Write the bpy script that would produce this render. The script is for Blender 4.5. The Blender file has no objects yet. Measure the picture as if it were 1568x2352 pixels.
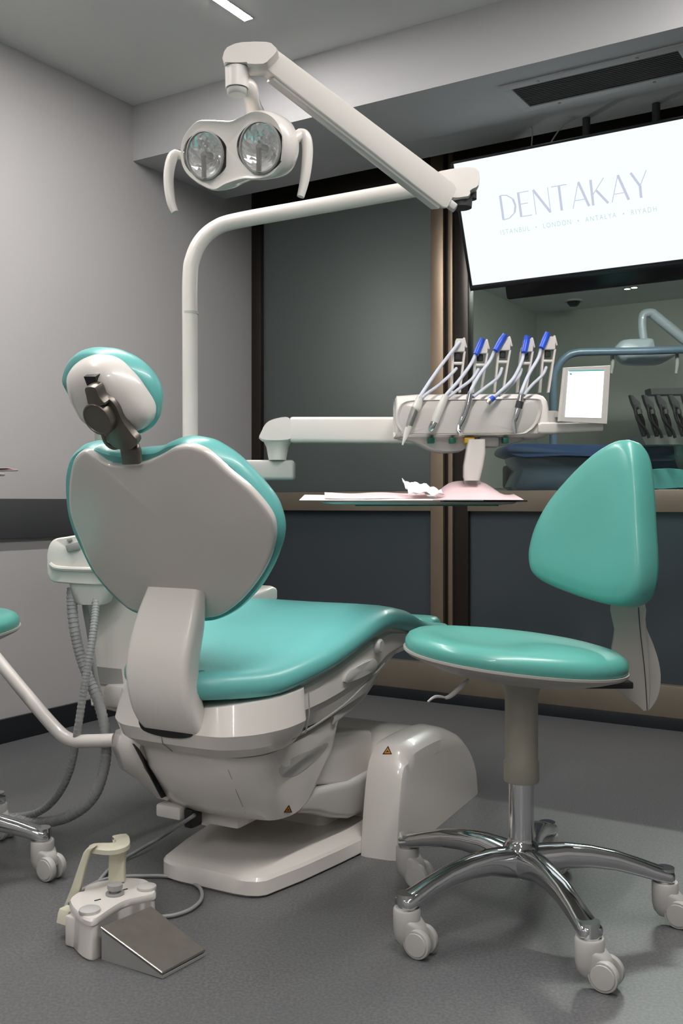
import bpy, bmesh, math, random
from mathutils import Vector as V, Matrix, Quaternion
EXPO = 0.12
random.seed(4)
PI = math.pi
scene = bpy.context.scene
COL = scene.collection
F = 2284.0; CX = 784.0; HY = 1155.0; H = 0.85     # lens in pixels, picture centre, eye-level row, eye height (m)

# ---------- turning pixels of the 1568x2352 frame into places ----------
def U(px, py, d): return V(((px-CX)/F*d, d, H-(py-HY)/F*d))
def ZP(px, py, z):
    d = (H-z)*F/(py-HY); return V(((px-CX)/F*d, d, z))
def PP(px, py, p0, n):
    r = V(((px-CX)/F, 1.0, -(py-HY)/F)); c = V((0, 0, H))
    return c + r*((p0-c).dot(n)/r.dot(n))

# ---------- room frame ----------
u1 = V((.527, .850, 0)).normalized(); u2 = V((.850, -.527, 0)).normalized()
PL = V((-.854, 4.079, 0)); ZC = 2.479; ZS = 2.252; SG = .832; SH = .598
def W(s, t, z): return PL + u1*s + u2*t + V((0, 0, z))
UP = V((0, 0, 1))

# ---------- materials ----------
def mat(name, rgb, rough=.5, metal=0, coat=0, bump=None, vary=None, spec=.5, emit=None, estr=0, extra=None):
    m = bpy.data.materials.new(name); m.use_nodes = True
    nt = m.node_tree; b = nt.nodes['Principled BSDF']
    b.inputs['Base Color'].default_value = (*rgb, 1); b.inputs['Roughness'].default_value = rough
    b.inputs['Metallic'].default_value = metal; b.inputs['Coat Weight'].default_value = coat
    b.inputs['Coat Roughness'].default_value = .06; b.inputs['Specular IOR Level'].default_value = spec
    if emit: b.inputs['Emission Color'].default_value = (*emit, 1); b.inputs['Emission Strength'].default_value = estr
    tc = nt.nodes.new('ShaderNodeTexCoord')
    if vary:                                   # (scale, amount) soft mottling of the colour
        n = nt.nodes.new('ShaderNodeTexNoise'); n.inputs['Scale'].default_value = vary[0]; n.inputs['Detail'].default_value = 5
        nt.links.new(tc.outputs['Object'], n.inputs['Vector'])
        r = nt.nodes.new('ShaderNodeValToRGB'); k = vary[1]
        r.color_ramp.elements[0].position = .35; r.color_ramp.elements[1].position = .65
        r.color_ramp.elements[0].color = tuple(c*(1-k) for c in rgb)+(1,); r.color_ramp.elements[1].color = tuple(min(1, c*(1+k)) for c in rgb)+(1,)
        nt.links.new(n.outputs['Fac'], r.inputs['Fac']); nt.links.new(r.outputs['Color'], b.inputs['Base Color'])
    if bump:
        n2 = nt.nodes.new('ShaderNodeTexNoise'); n2.inputs['Scale'].default_value = bump[0]; n2.inputs['Detail'].default_value = 3
        nt.links.new(tc.outputs['Object'], n2.inputs['Vector'])
        bp = nt.nodes.new('ShaderNodeBump'); bp.inputs['Strength'].default_value = bump[1]; bp.inputs['Distance'].default_value = bump[2]
        nt.links.new(n2.outputs['Fac'], bp.inputs['Height']); nt.links.new(bp.outputs['Normal'], b.inputs['Normal'])
    return m
M = {}
M['white'] = mat('white_plastic', (.72, .69, .65), .28, coat=.45, vary=(3, .02))
M['shell'] = mat('warm_white_shell', (.67, .642, .605), .25, coat=.5, vary=(2.5, .02))
M['beige'] = mat('aged_beige_plastic', (.60, .585, .46), .4, vary=(20, .04))
M['vinyl'] = mat('teal_vinyl', (.135, .455, .435), .34, coat=.12, bump=(260, .04, .001), vary=(6, .04), spec=.5)
M['vinyl2'] = mat('mint_vinyl', (.10, .385, .335), .32, coat=.12, bump=(260, .04, .001), vary=(6, .04), spec=.5)
M['chrome'] = mat('chrome', (.72, .73, .74), .09, 1, vary=(8, .03))
M['bowl'] = mat('silvered_reflector', (.99, .99, .98), .10, .6, vary=(60, .03))
M['steel'] = mat('brushed_steel', (.50, .49, .47), .3, 1, vary=(30, .05))
M['dsteel'] = mat('bronze_grey_metal', (.20, .18, .155), .38, .75, vary=(15, .06))
M['pedal'] = mat('brushed_pedal_steel', (.40, .375, .34), .33, .9, bump=(300, .05, .001), vary=(40, .04))
M['grey'] = mat('mid_grey_plastic', (.30, .30, .29), .4, vary=(9, .04))
M['lgrey'] = mat('light_grey_plastic', (.50, .495, .475), .4, coat=.2, vary=(9, .03))
M['stoolgrey'] = mat('stool_grey_plastic', (.43, .415, .385), .42, vary=(9, .03))
M['stoolbeige'] = mat('stool_sleeve_plastic', (.34, .325, .27), .42, vary=(9, .03))
M['black'] = mat('black_plastic', (.012, .012, .013), .35, vary=(12, .1))
M['dark'] = mat('dark_rubber', (.035, .035, .037), .55, vary=(12, .1))
M['hose'] = mat('grey_hose', (.30, .31, .31), .42, vary=(40, .05))
M['hose2'] = mat('pale_blue_grey_hose', (.50, .53, .60), .35, vary=(40, .04))
M['blue'] = mat('blue_silicone', (.02, .09, .62), .35, vary=(30, .08))
M['green'] = mat('dark_green_plastic', (.005, .12, .075), .4, vary=(30, .08))
M['yellow'] = mat('amber_plastic', (.62, .36, .02), .4, vary=(30, .08))
M['orange'] = mat('orange_sticker', (.72, .27, .02), .5, vary=(60, .05))
M['wall'] = mat('grey_wall_paint', (.46, .45, .448), .6, bump=(120, .08, .001), vary=(1.2, .02), spec=.3)
M['wallrail'] = mat('charcoal_wall_rail', (.06, .062, .067), .5, vary=(6, .05))
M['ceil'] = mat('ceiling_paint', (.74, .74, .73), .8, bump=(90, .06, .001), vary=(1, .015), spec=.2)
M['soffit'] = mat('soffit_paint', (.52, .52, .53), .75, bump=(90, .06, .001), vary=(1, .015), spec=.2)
M['base'] = mat('black_baseboard', (.012, .015, .018), .35, vary=(6, .1))
M['bronze'] = mat('bronze_anodised', (.34, .265, .19), .42, .8, vary=(4, .06))
M['bronzed'] = mat('dark_bronze', (.032, .026, .022), .3, .5, vary=(4, .1))
M['sill'] = mat('bronze_sill', (.20, .17, .13), .42, .35, vary=(5, .08))
M['paper'] = mat('pink_paper', (.78, .58, .60), .8, vary=(12, .03))
M['paperw'] = mat('white_paper', (.80, .80, .80), .8, vary=(25, .05))
M['vent'] = mat('vent_slat', (.17, .175, .17), .5, vary=(9, .05))
M['tvframe'] = mat('black_gloss_frame', (.006, .007, .010), .18, vary=(12, .1))
M['strip'] = mat('led_diffuser', (.9, .9, .9), .5, emit=(1, .955, .93), estr=160)
M['tv'] = mat('tv_screen', (.02, .02, .02), .9, spec=.05, emit=(.87, .96, 1), estr=1.02)
M['tvtext'] = mat('tv_letters', (.02, .02, .02), .4, emit=(.52, .56, .68), estr=1.0)
M['tvtext2'] = mat('tv_small_letters', (.02, .02, .02), .4, emit=(.52, .65, .66), estr=1.0)
M['disp'] = mat('tablet_screen', (.05, .05, .05), .3, emit=(.93, .985, 1), estr=1.5)
M['dispbar'] = mat('tablet_screen_bar', (.05, .05, .05), .3, emit=(.08, .42, .45), estr=.9)
M['dispgrey'] = mat('tablet_screen_lines', (.05, .05, .05), .3, emit=(.78, .86, .88), estr=1.1)
M['bulb'] = mat('white_lamp', (.9, .9, .9), .5, emit=(1, 1, .97), estr=9)
M['blueup'] = mat('navy_vinyl', (.035, .075, .17), .4, vary=(6, .06))
M['farlamp'] = mat('blue_grey_enamel', (.34, .39, .42), .35, coat=.2, vary=(6, .05))
M['bluearm'] = mat('slate_blue_enamel', (.10, .15, .20), .35, coat=.2, vary=(6, .05))
M['backwall'] = mat('greenish_grey_paint', (.42, .45, .41), .75, vary=(1.2, .03))

def floor_mat():
    m = mat('grey_vinyl_floor', (.10, .103, .105), .36, spec=.45)
    nt = m.node_tree; b = nt.nodes['Principled BSDF']; tc = nt.nodes['Texture Coordinate']
    def noise(sc, det):
        n = nt.nodes.new('ShaderNodeTexNoise'); n.inputs['Scale'].default_value = sc; n.inputs['Detail'].default_value = det
        nt.links.new(tc.outputs['Object'], n.inputs['Vector']); return n
    n1 = noise(170, 2); n2 = noise(1.6, 4)
    r = nt.nodes.new('ShaderNodeValToRGB'); e = r.color_ramp.elements
    e[0].position = .36; e[0].color = (.108, .111, .114, 1); e[1].position = .66; e[1].color = (.158, .162, .166, 1)
    nt.links.new(n1.outputs['Fac'], r.inputs['Fac'])
    mx = nt.nodes.new('ShaderNodeMix'); mx.data_type = 'RGBA'; mx.blend_type = 'MULTIPLY'; mx.inputs[0].default_value = 1
    r2 = nt.nodes.new('ShaderNodeValToRGB'); r2.color_ramp.elements[0].position = .3; r2.color_ramp.elements[0].color = (.86, .86, .86, 1)
    r2.color_ramp.elements[1].position = .7; r2.color_ramp.elements[1].color = (1, 1, 1, 1)
    nt.links.new(n2.outputs['Fac'], r2.inputs['Fac'])
    nt.links.new(r.outputs['Color'], mx.inputs[6]); nt.links.new(r2.outputs['Color'], mx.inputs[7])
    nt.links.new(mx.outputs[2], b.inputs['Base Color'])
    r3 = nt.nodes.new('ShaderNodeMapRange'); r3.inputs[3].default_value = .28; r3.inputs[4].default_value = .44
    nt.links.new(n2.outputs['Fac'], r3.inputs[0]); nt.links.new(r3.outputs[0], b.inputs['Roughness'])
    return m
M['floor'] = floor_mat()

def glass_mat(name, tint, mirror, rough=.02):
    m = bpy.data.materials.new(name); m.use_nodes = True; nt = m.node_tree; nt.nodes.clear()
    o = nt.nodes.new('ShaderNodeOutputMaterial'); t = nt.nodes.new('ShaderNodeBsdfTransparent'); t.inputs[0].default_value = (*tint, 1)
    g = nt.nodes.new('ShaderNodeBsdfGlossy'); g.inputs['Roughness'].default_value = rough
    fr = nt.nodes.new('ShaderNodeLayerWeight'); fr.inputs[0].default_value = .5
    pw = nt.nodes.new('ShaderNodeMath'); pw.operation = 'POWER'; pw.inputs[1].default_value = 5; nt.links.new(fr.outputs['Facing'], pw.inputs[0])
    mr = nt.nodes.new('ShaderNodeMath'); mr.operation = 'MULTIPLY_ADD'; mr.inputs[1].default_value = .9; mr.inputs[2].default_value = mirror+.02; mr.use_clamp = True
    nt.links.new(pw.outputs[0], mr.inputs[0]); mx = nt.nodes.new('ShaderNodeMixShader')
    nt.links.new(mr.outputs[0], mx.inputs[0]); nt.links.new(t.outputs[0], mx.inputs[1]); nt.links.new(g.outputs[0], mx.inputs[2])
    nt.links.new(mx.outputs[0], o.inputs[0]); return m
def frosted_mat(name, trans, diff, rough, gloss=1.0):
    m = bpy.data.materials.new(name); m.use_nodes = True; nt = m.node_tree; nt.nodes.clear()
    o = nt.nodes.new('ShaderNodeOutputMaterial'); t = nt.nodes.new('ShaderNodeBsdfTranslucent'); t.inputs[0].default_value = (*trans, 1)
    d = nt.nodes.new('ShaderNodeBsdfDiffuse'); d.inputs[0].default_value = (*diff, 1); a = nt.nodes.new('ShaderNodeAddShader')
    nt.links.new(t.outputs[0], a.inputs[0]); nt.links.new(d.outputs[0], a.inputs[1])
    g = nt.nodes.new('ShaderNodeBsdfGlossy'); g.inputs['Roughness'].default_value = rough
    fr = nt.nodes.new('ShaderNodeFresnel'); fr.inputs[0].default_value = 1.5
    ml = nt.nodes.new('ShaderNodeMath'); ml.operation = 'MULTIPLY'; ml.inputs[1].default_value = gloss; nt.links.new(fr.outputs[0], ml.inputs[0])
    mx = nt.nodes.new('ShaderNodeMixShader'); nt.links.new(ml.outputs[0], mx.inputs[0]); nt.links.new(a.outputs[0], mx.inputs[1]); nt.links.new(g.outputs[0], mx.inputs[2])
    nt.links.new(mx.outputs[0], o.inputs[0]); return m
M['glass'] = glass_mat('clear_tinted_glass', (.80, .84, .82), .0)
M['lens'] = glass_mat('lamp_cover_glass', (.99, 1, 1), .02, .03)
M['frost'] = frosted_mat('smoked_frosted_glass', (.36, .38, .375), (.022, .027, .027), .30)
M['frostl'] = frosted_mat('blue_grey_lacquered_glass', (.0, .0, .0), (.044, .056, .064), .16)

# ---------- meshes ----------
def crom(pts, n, closed=True):
    """smooth resampling of a list of vectors"""
    N = len(pts); out = []
    segs = N if closed else N-1
    for i in range(segs):
        if closed: p0, p1, p2, p3 = pts[(i-1) % N], pts[i], pts[(i+1) % N], pts[(i+2) % N]
        else: p0, p1, p2, p3 = pts[max(i-1, 0)], pts[i], pts[i+1], pts[min(i+2, N-1)]
        for k in range(n):
            t = k/n
            out.append(.5*((2*p1)+(p2-p0)*t+(2*p0-5*p1+4*p2-p3)*t*t+(3*p1-p0-3*p2+p3)*t**3))
    if not closed: out.append(pts[-1].copy())
    return out
class MB:
    def __init__(s): s.v = []; s.f = []
    def add(s, vs, fs):
        b = len(s.v); s.v += [V(p) for p in vs]; s.f += [tuple(b+i for i in f) for f in fs]; return s
    def loft(s, rings, c0=True, c1=True, closed=True):
        n = len(rings[0]); vs = [p for r in rings for p in r]; fs = []
        for i in range(len(rings)-1):
            for j in range(n if closed else n-1):
                k = (j+1) % n; fs.append((i*n+j, i*n+k, (i+1)*n+k, (i+1)*n+j))
        if c0: fs.append(tuple(reversed(range(n))))
        if c1: fs.append(tuple((len(rings)-1)*n+j for j in range(n)))
        return s.add(vs, fs)
    def tube(s, path, r, n=14, smooth=6, flat=1.0, closed=False, ref=None):
        """round (or flattened) sweep; r is one radius or one per control point"""
        path = [V(p) for p in path]; rs = list(r) if isinstance(r, (list, tuple)) else [r]*len(path)
        if smooth > 1 and len(path) > 2:
            P4 = crom([V((*p, q)) for p, q in zip(path, rs)], smooth, closed)
            path = [V(p[:3]) for p in P4]; rs = [p[3] for p in P4]
        N = len(path); rings = []; pn = None
        for i, p in enumerate(path):
            if closed: t = (path[(i+1) % N]-path[i-1]).normalized()
            else: t = (path[min(i+1, N-1)]-path[max(i-1, 0)]).normalized()
            if ref is not None: pn = (V(ref)-t*t.dot(V(ref))).normalized()
            elif pn is None:
                a = UP if abs(t.z) < .9 else V((1, 0, 0)); pn = (a-t*t.dot(a)).normalized()
            else: pn = (pn-t*t.dot(pn)).normalized()
            bn = t.cross(pn)
            rings.append([p+(pn*math.cos(2*PI*k/n)+bn*math.sin(2*PI*k/n)*flat)*rs[i] for k in range(n)])
        if closed: rings.append(rings[0]); return s.loft(rings, False, False)
        return s.loft(rings)
    def cyl(s, a, b, r0, r1=None, n=28, bev=0):
        a, b = V(a), V(b); r1 = r0 if r1 is None else r1
        t = (b-a).normalized(); L = (b-a).length; q = UP if abs(t.z) < .9 else V((1, 0, 0)); x = (q-t*t.dot(q)).normalized(); y = t.cross(x)
        pr = [(0, r0-bev), (bev, r0), (L-bev, r1), (L, r1-bev)] if bev else [(0, r0), (L, r1)]
        return s.loft([[a+t*h+(x*math.cos(2*PI*k/n)+y*math.sin(2*PI*k/n))*rr for k in range(n)] for h, rr in pr])
    def lathe(s, o, ax, prof, n=36, ref=None, sq=1.0, caps=True):
        o, t = V(o), V(ax).normalized(); q = V(ref) if ref is not None else (UP if abs(t.z) < .9 else V((1, 0, 0)))
        x = (q-t*t.dot(q)).normalized(); y = t.cross(x)
        return s.loft([[o+t*h+(x*math.cos(2*PI*k/n)+y*math.sin(2*PI*k/n)*sq)*max(rr, 1e-4) for k in range(n)] for rr, h in prof], caps, caps)
    def box(s, c, x, y, z, size, bev=.004, seg=2, taper=None):
        bm = bmesh.new(); bmesh.ops.create_cube(bm, size=1)
        for v in bm.verts:
            k = 1.0
            if taper and v.co.z > 0: k = taper
            v.co = V((v.co.x*size[0]*k, v.co.y*size[1]*k, v.co.z*size[2]))
        if bev > 0: bmesh.ops.bevel(bm, geom=bm.edges[:], offset=min(bev, min(size)*.45), segments=seg, affect='EDGES', profile=.5)
        x, y, z = V(x), V(y), V(z); c = V(c)
        bm.verts.index_update()
        s.add([c+x*v.co.x+y*v.co.y+z*v.co.z for v in bm.verts], [[v.index for v in f.verts] for f in bm.faces]); bm.free(); return s
    def abox(s, c, size, bev=.004, **k): return s.box(c, (1, 0, 0), (0, 1, 0), (0, 0, 1), size, bev, **k)
    def rbox(s, s0, s1, t0, t1, z0, z1, bev=.0):      # box in room axes
        return s.box(W((s0+s1)/2, (t0+t1)/2, (z0+z1)/2), u2, u1, UP, (t1-t0, s1-s0, z1-z0), bev)
    def pad(s, outline, n, prof, smooth=5, cen=None):
        """closed outline, profile of (shrink fraction, height along n): a cushion or a shell with its own thickness"""
        o = crom([V(p) for p in outline], smooth) if smooth > 1 else [V(p) for p in outline]
        c = V(cen) if cen is not None else sum(o, V())/len(o); n = V(n).normalized()
        return s.loft([[c+(p-c)*(1-q)+n*h for p in o] for q, h in prof])
    def build(s, name, m, parent=None, ang=38, smooth=True, loc=None, sub=0):
        root = V((0, 0, 0)); p = parent
        while p is not None: root = root+p.location; p = p.parent
        off = root+(V(loc) if loc is not None else V((0, 0, 0)))
        me = bpy.data.meshes.new(name)
        me.from_pydata([tuple(v-off) for v in s.v], [], s.f); me.validate()
        bm = bmesh.new(); bm.from_mesh(me); bmesh.ops.recalc_face_normals(bm, faces=bm.faces); bm.to_mesh(me); bm.free()
        me.materials.append(M[m] if isinstance(m, str) else m)
        if smooth:
            me.polygons.foreach_set('use_smooth', [True]*len(me.polygons)); me.set_sharp_from_angle(angle=math.radians(ang))
        o = bpy.data.objects.new(name, me); COL.objects.link(o)
        if loc is not None: o.location = loc
        if parent is not None: o.parent = parent
        if sub:
            md = o.modifiers.new('smooth', 'SUBSURF'); md.levels = sub; md.render_levels = sub
        return o
def decal(name, px, target, m, parent, off=.0006, rings=(0, .12, .35, .65, .92), smooth=3):
    """thin skin laid on the surface of an object, following its curvature"""
    from mathutils.bvhtree import BVHTree
    root = V((0, 0, 0)); p = target
    while p is not None: root = root+p.location; p = p.parent
    bt = BVHTree.FromPolygons([v.co+root for v in target.data.vertices], [tuple(f.vertices) for f in target.data.polygons])
    o = crom([V((x, y, 0)) for x, y in px], smooth) if smooth > 1 else [V((x, y, 0)) for x, y in px]
    c = sum(o, V())/len(o); cam0 = V((0, 0, H)); out = []
    for k in rings:
        rg = []
        for q in o:
            q = c+(q-c)*(1-k); d = V(((q.x-CX)/F, 1, -(q.y-HY)/F)).normalized()
            hit, nrm, i_, dd = bt.ray_cast(cam0, d)
            if hit is None: return None
            if nrm.dot(d) > 0: nrm = -nrm
            rg.append(hit+nrm*off)
        out.append(rg)
    return MB().loft(out, False, True).build(name, m, parent, 60)
def thing(name, label, cat, loc=(0, 0, 0), group=None):
    o = bpy.data.objects.new(name, None); COL.objects.link(o); o.location = loc; o['label'] = label; o['category'] = cat
    o.empty_display_size = .1
    if group: o['group'] = group
    return o
def tag(o, label, cat, group=None):
    o['label'] = label; o['category'] = cat
    if group: o['group'] = group
    return o
def struct(o): o['kind'] = 'structure'; return o
def rring(c, x, y, a, b, r, n=6):
    """rounded rectangle ring, half sizes a, b"""
    r = min(r, a*.98, b*.98); out = []
    for sx, sy, a0 in ((1, 1, 0), (-1, 1, PI/2), (-1, -1, PI), (1, -1, 1.5*PI)):
        for k in range(n+1):
            t = a0+PI/2*k/n
            out.append(V(c)+V(x)*(sx*(a-r)+r*math.cos(t))+V(y)*(sy*(b-r)+r*math.sin(t)))
    return out
# ================= the room =================
T0, T1, S0 = 0.0, 5.2, -6.2
struct(MB().rbox(S0, 4.6, -.05, T1+2, -.05, 0).build('floor', 'floor'))
struct(MB().rbox(S0, 0.0, 0, T1, ZC, ZC+.1).build('ceiling', 'ceil'))
struct(MB().rbox(S0, SG+.04, -.1, 0, 0, ZC+.1).build('wall_left', 'wall'))
struct(MB().rbox(S0, SG+.04, T1, T1+.1, 0, ZC+.1).build('wall_right', 'wall'))
struct(MB().rbox(S0-.1, S0, -.1, T1+.1, 0, ZC+.1).build('wall_rear', 'wall'))
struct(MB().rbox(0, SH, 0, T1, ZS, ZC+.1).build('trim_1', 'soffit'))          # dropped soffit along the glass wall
struct(MB().rbox(S0, SG-.02, .0, .014, 0, .086, .003).build('baseboard_left', 'base'))
struct(MB().rbox(S0, SG-.03, .0, .022, .722, .865, .004).build('trim_2', 'wallrail'))
# glass partition: frame members and panes
def px_t(px, s):           # t where a sight line through px meets the plane s
    k = (px-CX)/F; p = PL+u1*s
    return (k*p.y-p.x)/(u2.x-k*u2.y)
tm0, tm1, tm2, tm3, tm4 = [px_t(p, SG-.02) for p in (993, 1022, 1032, 1042, 1076)]
def pbar(s0, s1, t0, t1, z0, z1, name, m, bev=.002): return struct(MB().rbox(s0, s1, t0, t1, z0, z1, bev).build(name, m))
pbar(SG-.03, SG+.03, 0, .055, .045, ZC+.1, 'trim_3', 'bronzed')
pbar(SG-.04, SG+.03, tm0, tm1, .165, ZC, 'trim_4', 'bronze')
pbar(SG-.02, SG+.03, tm1, tm2, .165, ZC, 'trim_5', 'bronzed')
pbar(SG-.035, SG+.03, tm2, tm3, .165, ZC, 'trim_6', 'bronze')
pbar(SG-.025, SG+.03, tm3, tm4, .165, ZC, 'trim_7', 'bronzed')
pbar(SG-.035, SG+.03, .055, tm0, .815, .90, 'trim_8', 'sill')
pbar(SG-.035, SG+.03, tm4, T1, .815, .90, 'trim_9', 'sill')
pbar(SG-.04, SG+.03, .0, T1, .045, .165, 'trim_10', 'sill')
pbar(SG-.045, SG+.03, .0, T1, 0, .045, 'baseboard_back', 'base', .001)
pbar(SG-.03, SG+.03, .055, tm0, 2.19, ZC+.1, 'trim_11', 'bronzed')
pbar(SG-.03, SG+.03, tm4, T1, 2.19, ZC+.1, 'trim_12', 'bronzed')
pbar(SG-.005, SG+.005, .055, tm0, .90, 2.19, 'window_1', 'frost', 0)
pbar(SG-.005, SG+.005, tm4, T1, .90, 2.19, 'window_2', 'glass', 0)
pbar(SG-.005, SG+.005, .055, tm0, .165, .815, 'window_3', 'frostl', 0)
pbar(SG-.005, SG+.005, tm4, T1, .165, .815, 'window_4', 'frostl', 0)
pbar(SH, SG+.04, 0, T1, ZC+.0, ZC+.1, 'trim_13', 'bronzed', 0)
# room behind the glass
B1 = 4.85
pbar(B1, B1+.1, -.4, T1+2, 0, 2.7, 'wall_back', 'backwall', 0)
pbar(SG+.05, B1, -.17, -.1, 0, 2.7, 'wall_far_left', 'backwall', 0)
pbar(SG+.04, B1, T1+1.9, T1+2, 0, 2.7, 'wall_far_right', 'backwall', 0)
pbar(SG+.04, B1, -.4, T1+2, 2.42, 2.5, 'ceiling_far', 'ceil', 0)

# ceiling LED strips
def led(s0, s1, t, name='led_strip_light', label='', z=ZC, wd=.034):
    th = thing(name, label, 'ceiling light', W((s0+s1)/2, t, z))
    MB().rbox(s0, s1, t-wd/2-.004, t+wd/2+.004, z-.003, z+.0, .001).build('housing', 'lgrey', th)
    MB().rbox(s0+.004, s1-.004, t-wd/2, t+wd/2, z-.0036, z-.0031, 0).build('diffuser', 'strip', th)
    return th
E = ZP(572, 58, ZC-.02)-PL; se, te = E.dot(u1), E.dot(u2)
led(se-2.3, se, te, label='slim white linear light set in the ceiling above the dental lamp')
for k, (a, b, t) in enumerate(((se-2.3, se+.1, te+1.75), (se-5.6, se-4.6, te), (se-4.7, se-3.0, te+1.9), (se-5.7, se-4.7, te+3.2))):  # further strips out of view, added to light the room
    led(a, b, t, label=['linear ceiling light over the right side of the room', 'linear ceiling light near the rear wall on the left',
        'linear ceiling light above and behind the camera on the right', 'linear ceiling light in the rear right corner of the room'][k])

# air vent in the soffit
vc = [ZP(px, py, ZS-.004)-PL for px, py in ((1177, 203), (1215, 244), (1555, 113))]
vs0, vs1 = vc[0].dot(u1), vc[1].dot(u1); vt0, vt1 = (vc[0].dot(u2)+vc[1].dot(u2))/2, vc[2].dot(u2)
vs0, vs1 = min(vs0, vs1), max(vs0, vs1)
vt = thing('air_vent', 'long slotted grey air vent in the soffit above the television', 'air vent', W((vs0+vs1)/2, (vt0+vt1)/2, ZS))
f = MB()
for a, b, c, d in ((vs0-.035, vs0, vt0-.035, vt1+.035), (vs1, vs1+.035, vt0-.035, vt1+.035), (vs0, vs1, vt0-.035, vt0), (vs0, vs1, vt1, vt1+.035)):
    f.rbox(a, b, c, d, ZS-.008, ZS-.0005, .002)
f.build('frame', 'soffit', vt)
MB().rbox(vs0, vs1, vt0, vt1, ZS-.0025, ZS-.0005).build('backing', 'dark', vt)
sl = MB(); n = 13
for i in range(n):
    s = vs0+(vs1-vs0)*(i+.5)/n
    sl.box(W(s, (vt0+vt1)/2, ZS-.006), u2, (u1+UP*.35).normalized(), UP, (vt1-vt0, (vs1-vs0)/n*.55, .0016), 0)
sl.build('slats', 'vent', vt, smooth=False)
for a, b in ((vs0-.018, vt0+.1), (vs1+.018, vt0+.1), (vs0-.018, vt1-.12), (vs1+.018, vt1-.12)):
    MB().cyl(W(a, b, ZS-.008), W(a, b, ZS-.011), .005, n=10).build('screw', 'grey', vt)

# ================= television =================
TB = U(1085, 655, 3.98); up = (V((-.527, -.85, 0))*.174+V((0, 0, .433))).normalized(); nn = up.cross(u2).normalized()
if nn.y > 0: nn = -nn
TW, TH = .87, .468
def TV(a, b, c=0): return TB+u2*a+up*b+nn*c
tv = thing('television', 'flat black-framed television tilted down in front of the glass, showing a pale logo', 'television', TV(TW/2, -.02, -.02))
tc_ = TV(TW/2, TH/2, 0)
MB().box(tc_-nn*.024, u2, up, nn, (TW+.02, TH+.02, .045), .004).build('casing', 'tvframe', tv)
bz = MB()
bz.box(TV(TW/2, -.011, .002), u2, up, nn, (TW+.024, .022, .008), .002); bz.box(TV(TW/2, TH+.005, .002), u2, up, nn, (TW+.024, .010, .008), .002)
bz.box(TV(-.006, TH/2, .002), u2, up, nn, (.012, TH+.02, .008), .002); bz.box(TV(TW+.006, TH/2, .002), u2, up, nn, (.012, TH+.02, .008), .002)
bz.build('bezel', 'tvframe', tv)
MB().box(TV(TW/2, TH/2, .0005), u2, up, nn, (TW, TH, .002), 0).build('screen', 'tv', tv)
# back box and ceiling bracket
MB().box(TV(.484, .005, -.095), u2, up, nn, (TW*.86, .18, .08), .01).build('rear_box', 'tvframe', tv)
br = MB(); m0 = TV(.50, TH-.05, -.05)
br.cyl(m0, V((m0.x, m0.y, ZS)), .014).build('ceiling_bracket', 'dark', tv); MB().cyl(m0+u2*.25, V((m0.x, m0.y, ZS))+u2*.25, .014).build('ceiling_bracket', 'dark', tv)
# thin wires above the screen
wr = MB(); a = TV(.30, TH, -.04)
wr.tube([a, a+UP*.06+u2*.004, V((a.x, a.y, ZS+.0))], .0022, 8).build('cable', 'grey', tv); wr = MB(); wr.tube([a+u2*.07, a+u2*.12+UP*.06, V((a.x, a.y, ZS))+u2*.18], .003, 8)
wr.build('cable', 'grey', tv)
# letters of the logo, thick and thin strokes
LET = {
 'D': [(0, 0, 0, 1, .13), (0, 1, .30, .97, .05), (.30, .97, .58, .78, .06), (.58, .78, .66, .5, .11), (.66, .5, .58, .22, .11), (.58, .22, .3, .03, .06), (.3, .03, 0, 0, .05)],
 'E': [(0, 0, 0, 1, .13), (0, .985, .5, .985, .045), (0, .52, .4, .52, .045), (0, .015, .52, .015, .045)],
 'N': [(0, 0, 0, 1, .045), (0, 1, .68, 0, .13), (.68, 0, .68, 1, .045)],
 'T': [(-.02, .985, .68, .985, .045), (.33, 0, .33, 1, .13)],
 'A': [(0, 0, .36, 1, .045), (.36, 1, .72, 0, .13), (.13, .3, .58, .3, .04)],
 'K': [(0, 0, 0, 1, .13), (.04, .42, .58, 1, .045), (.2, .56, .66, 0, .12)],
 'Y': [(0, 1, .34, .45, .12), (.66, 1, .34, .45, .045), (.34, .47, .34, 0, .13)],
}
def word(txt, x0, y0, hgt, track, target, z=.002, thin=1.0, asp=1.0):
    wid = {'D': .68, 'E': .52, 'N': .68, 'T': .66, 'A': .72, 'K': .64, 'Y': .66}
    x = x0
    for ch in txt:
        for ax, ay, bx, by, w in LET[ch]:
            w *= thin; a = V((x+ax*hgt*asp, y0+ay*hgt)); b = V((x+bx*hgt*asp, y0+by*hgt)); d = (b-a).normalized(); q = V((-d.y, d.x))*w*hgt/2
            target.add([TV(*(p), z) for p in (a-q, b-q, b+q, a+q)], [(0, 1, 2, 3)])
        x += (wid[ch]*asp+track)*hgt
    return x-x0-track*hgt
lg = MB(); k = MB()
w0 = word('DENTAKAY', 0, 0, .091, .17, k, asp=.92, thin=.8)
word('DENTAKAY', .444-w0/2, .232, .091, .17, lg, asp=.92, thin=.8)
lg.build('logo_lettering', 'tvtext', tv, smooth=False)
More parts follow.
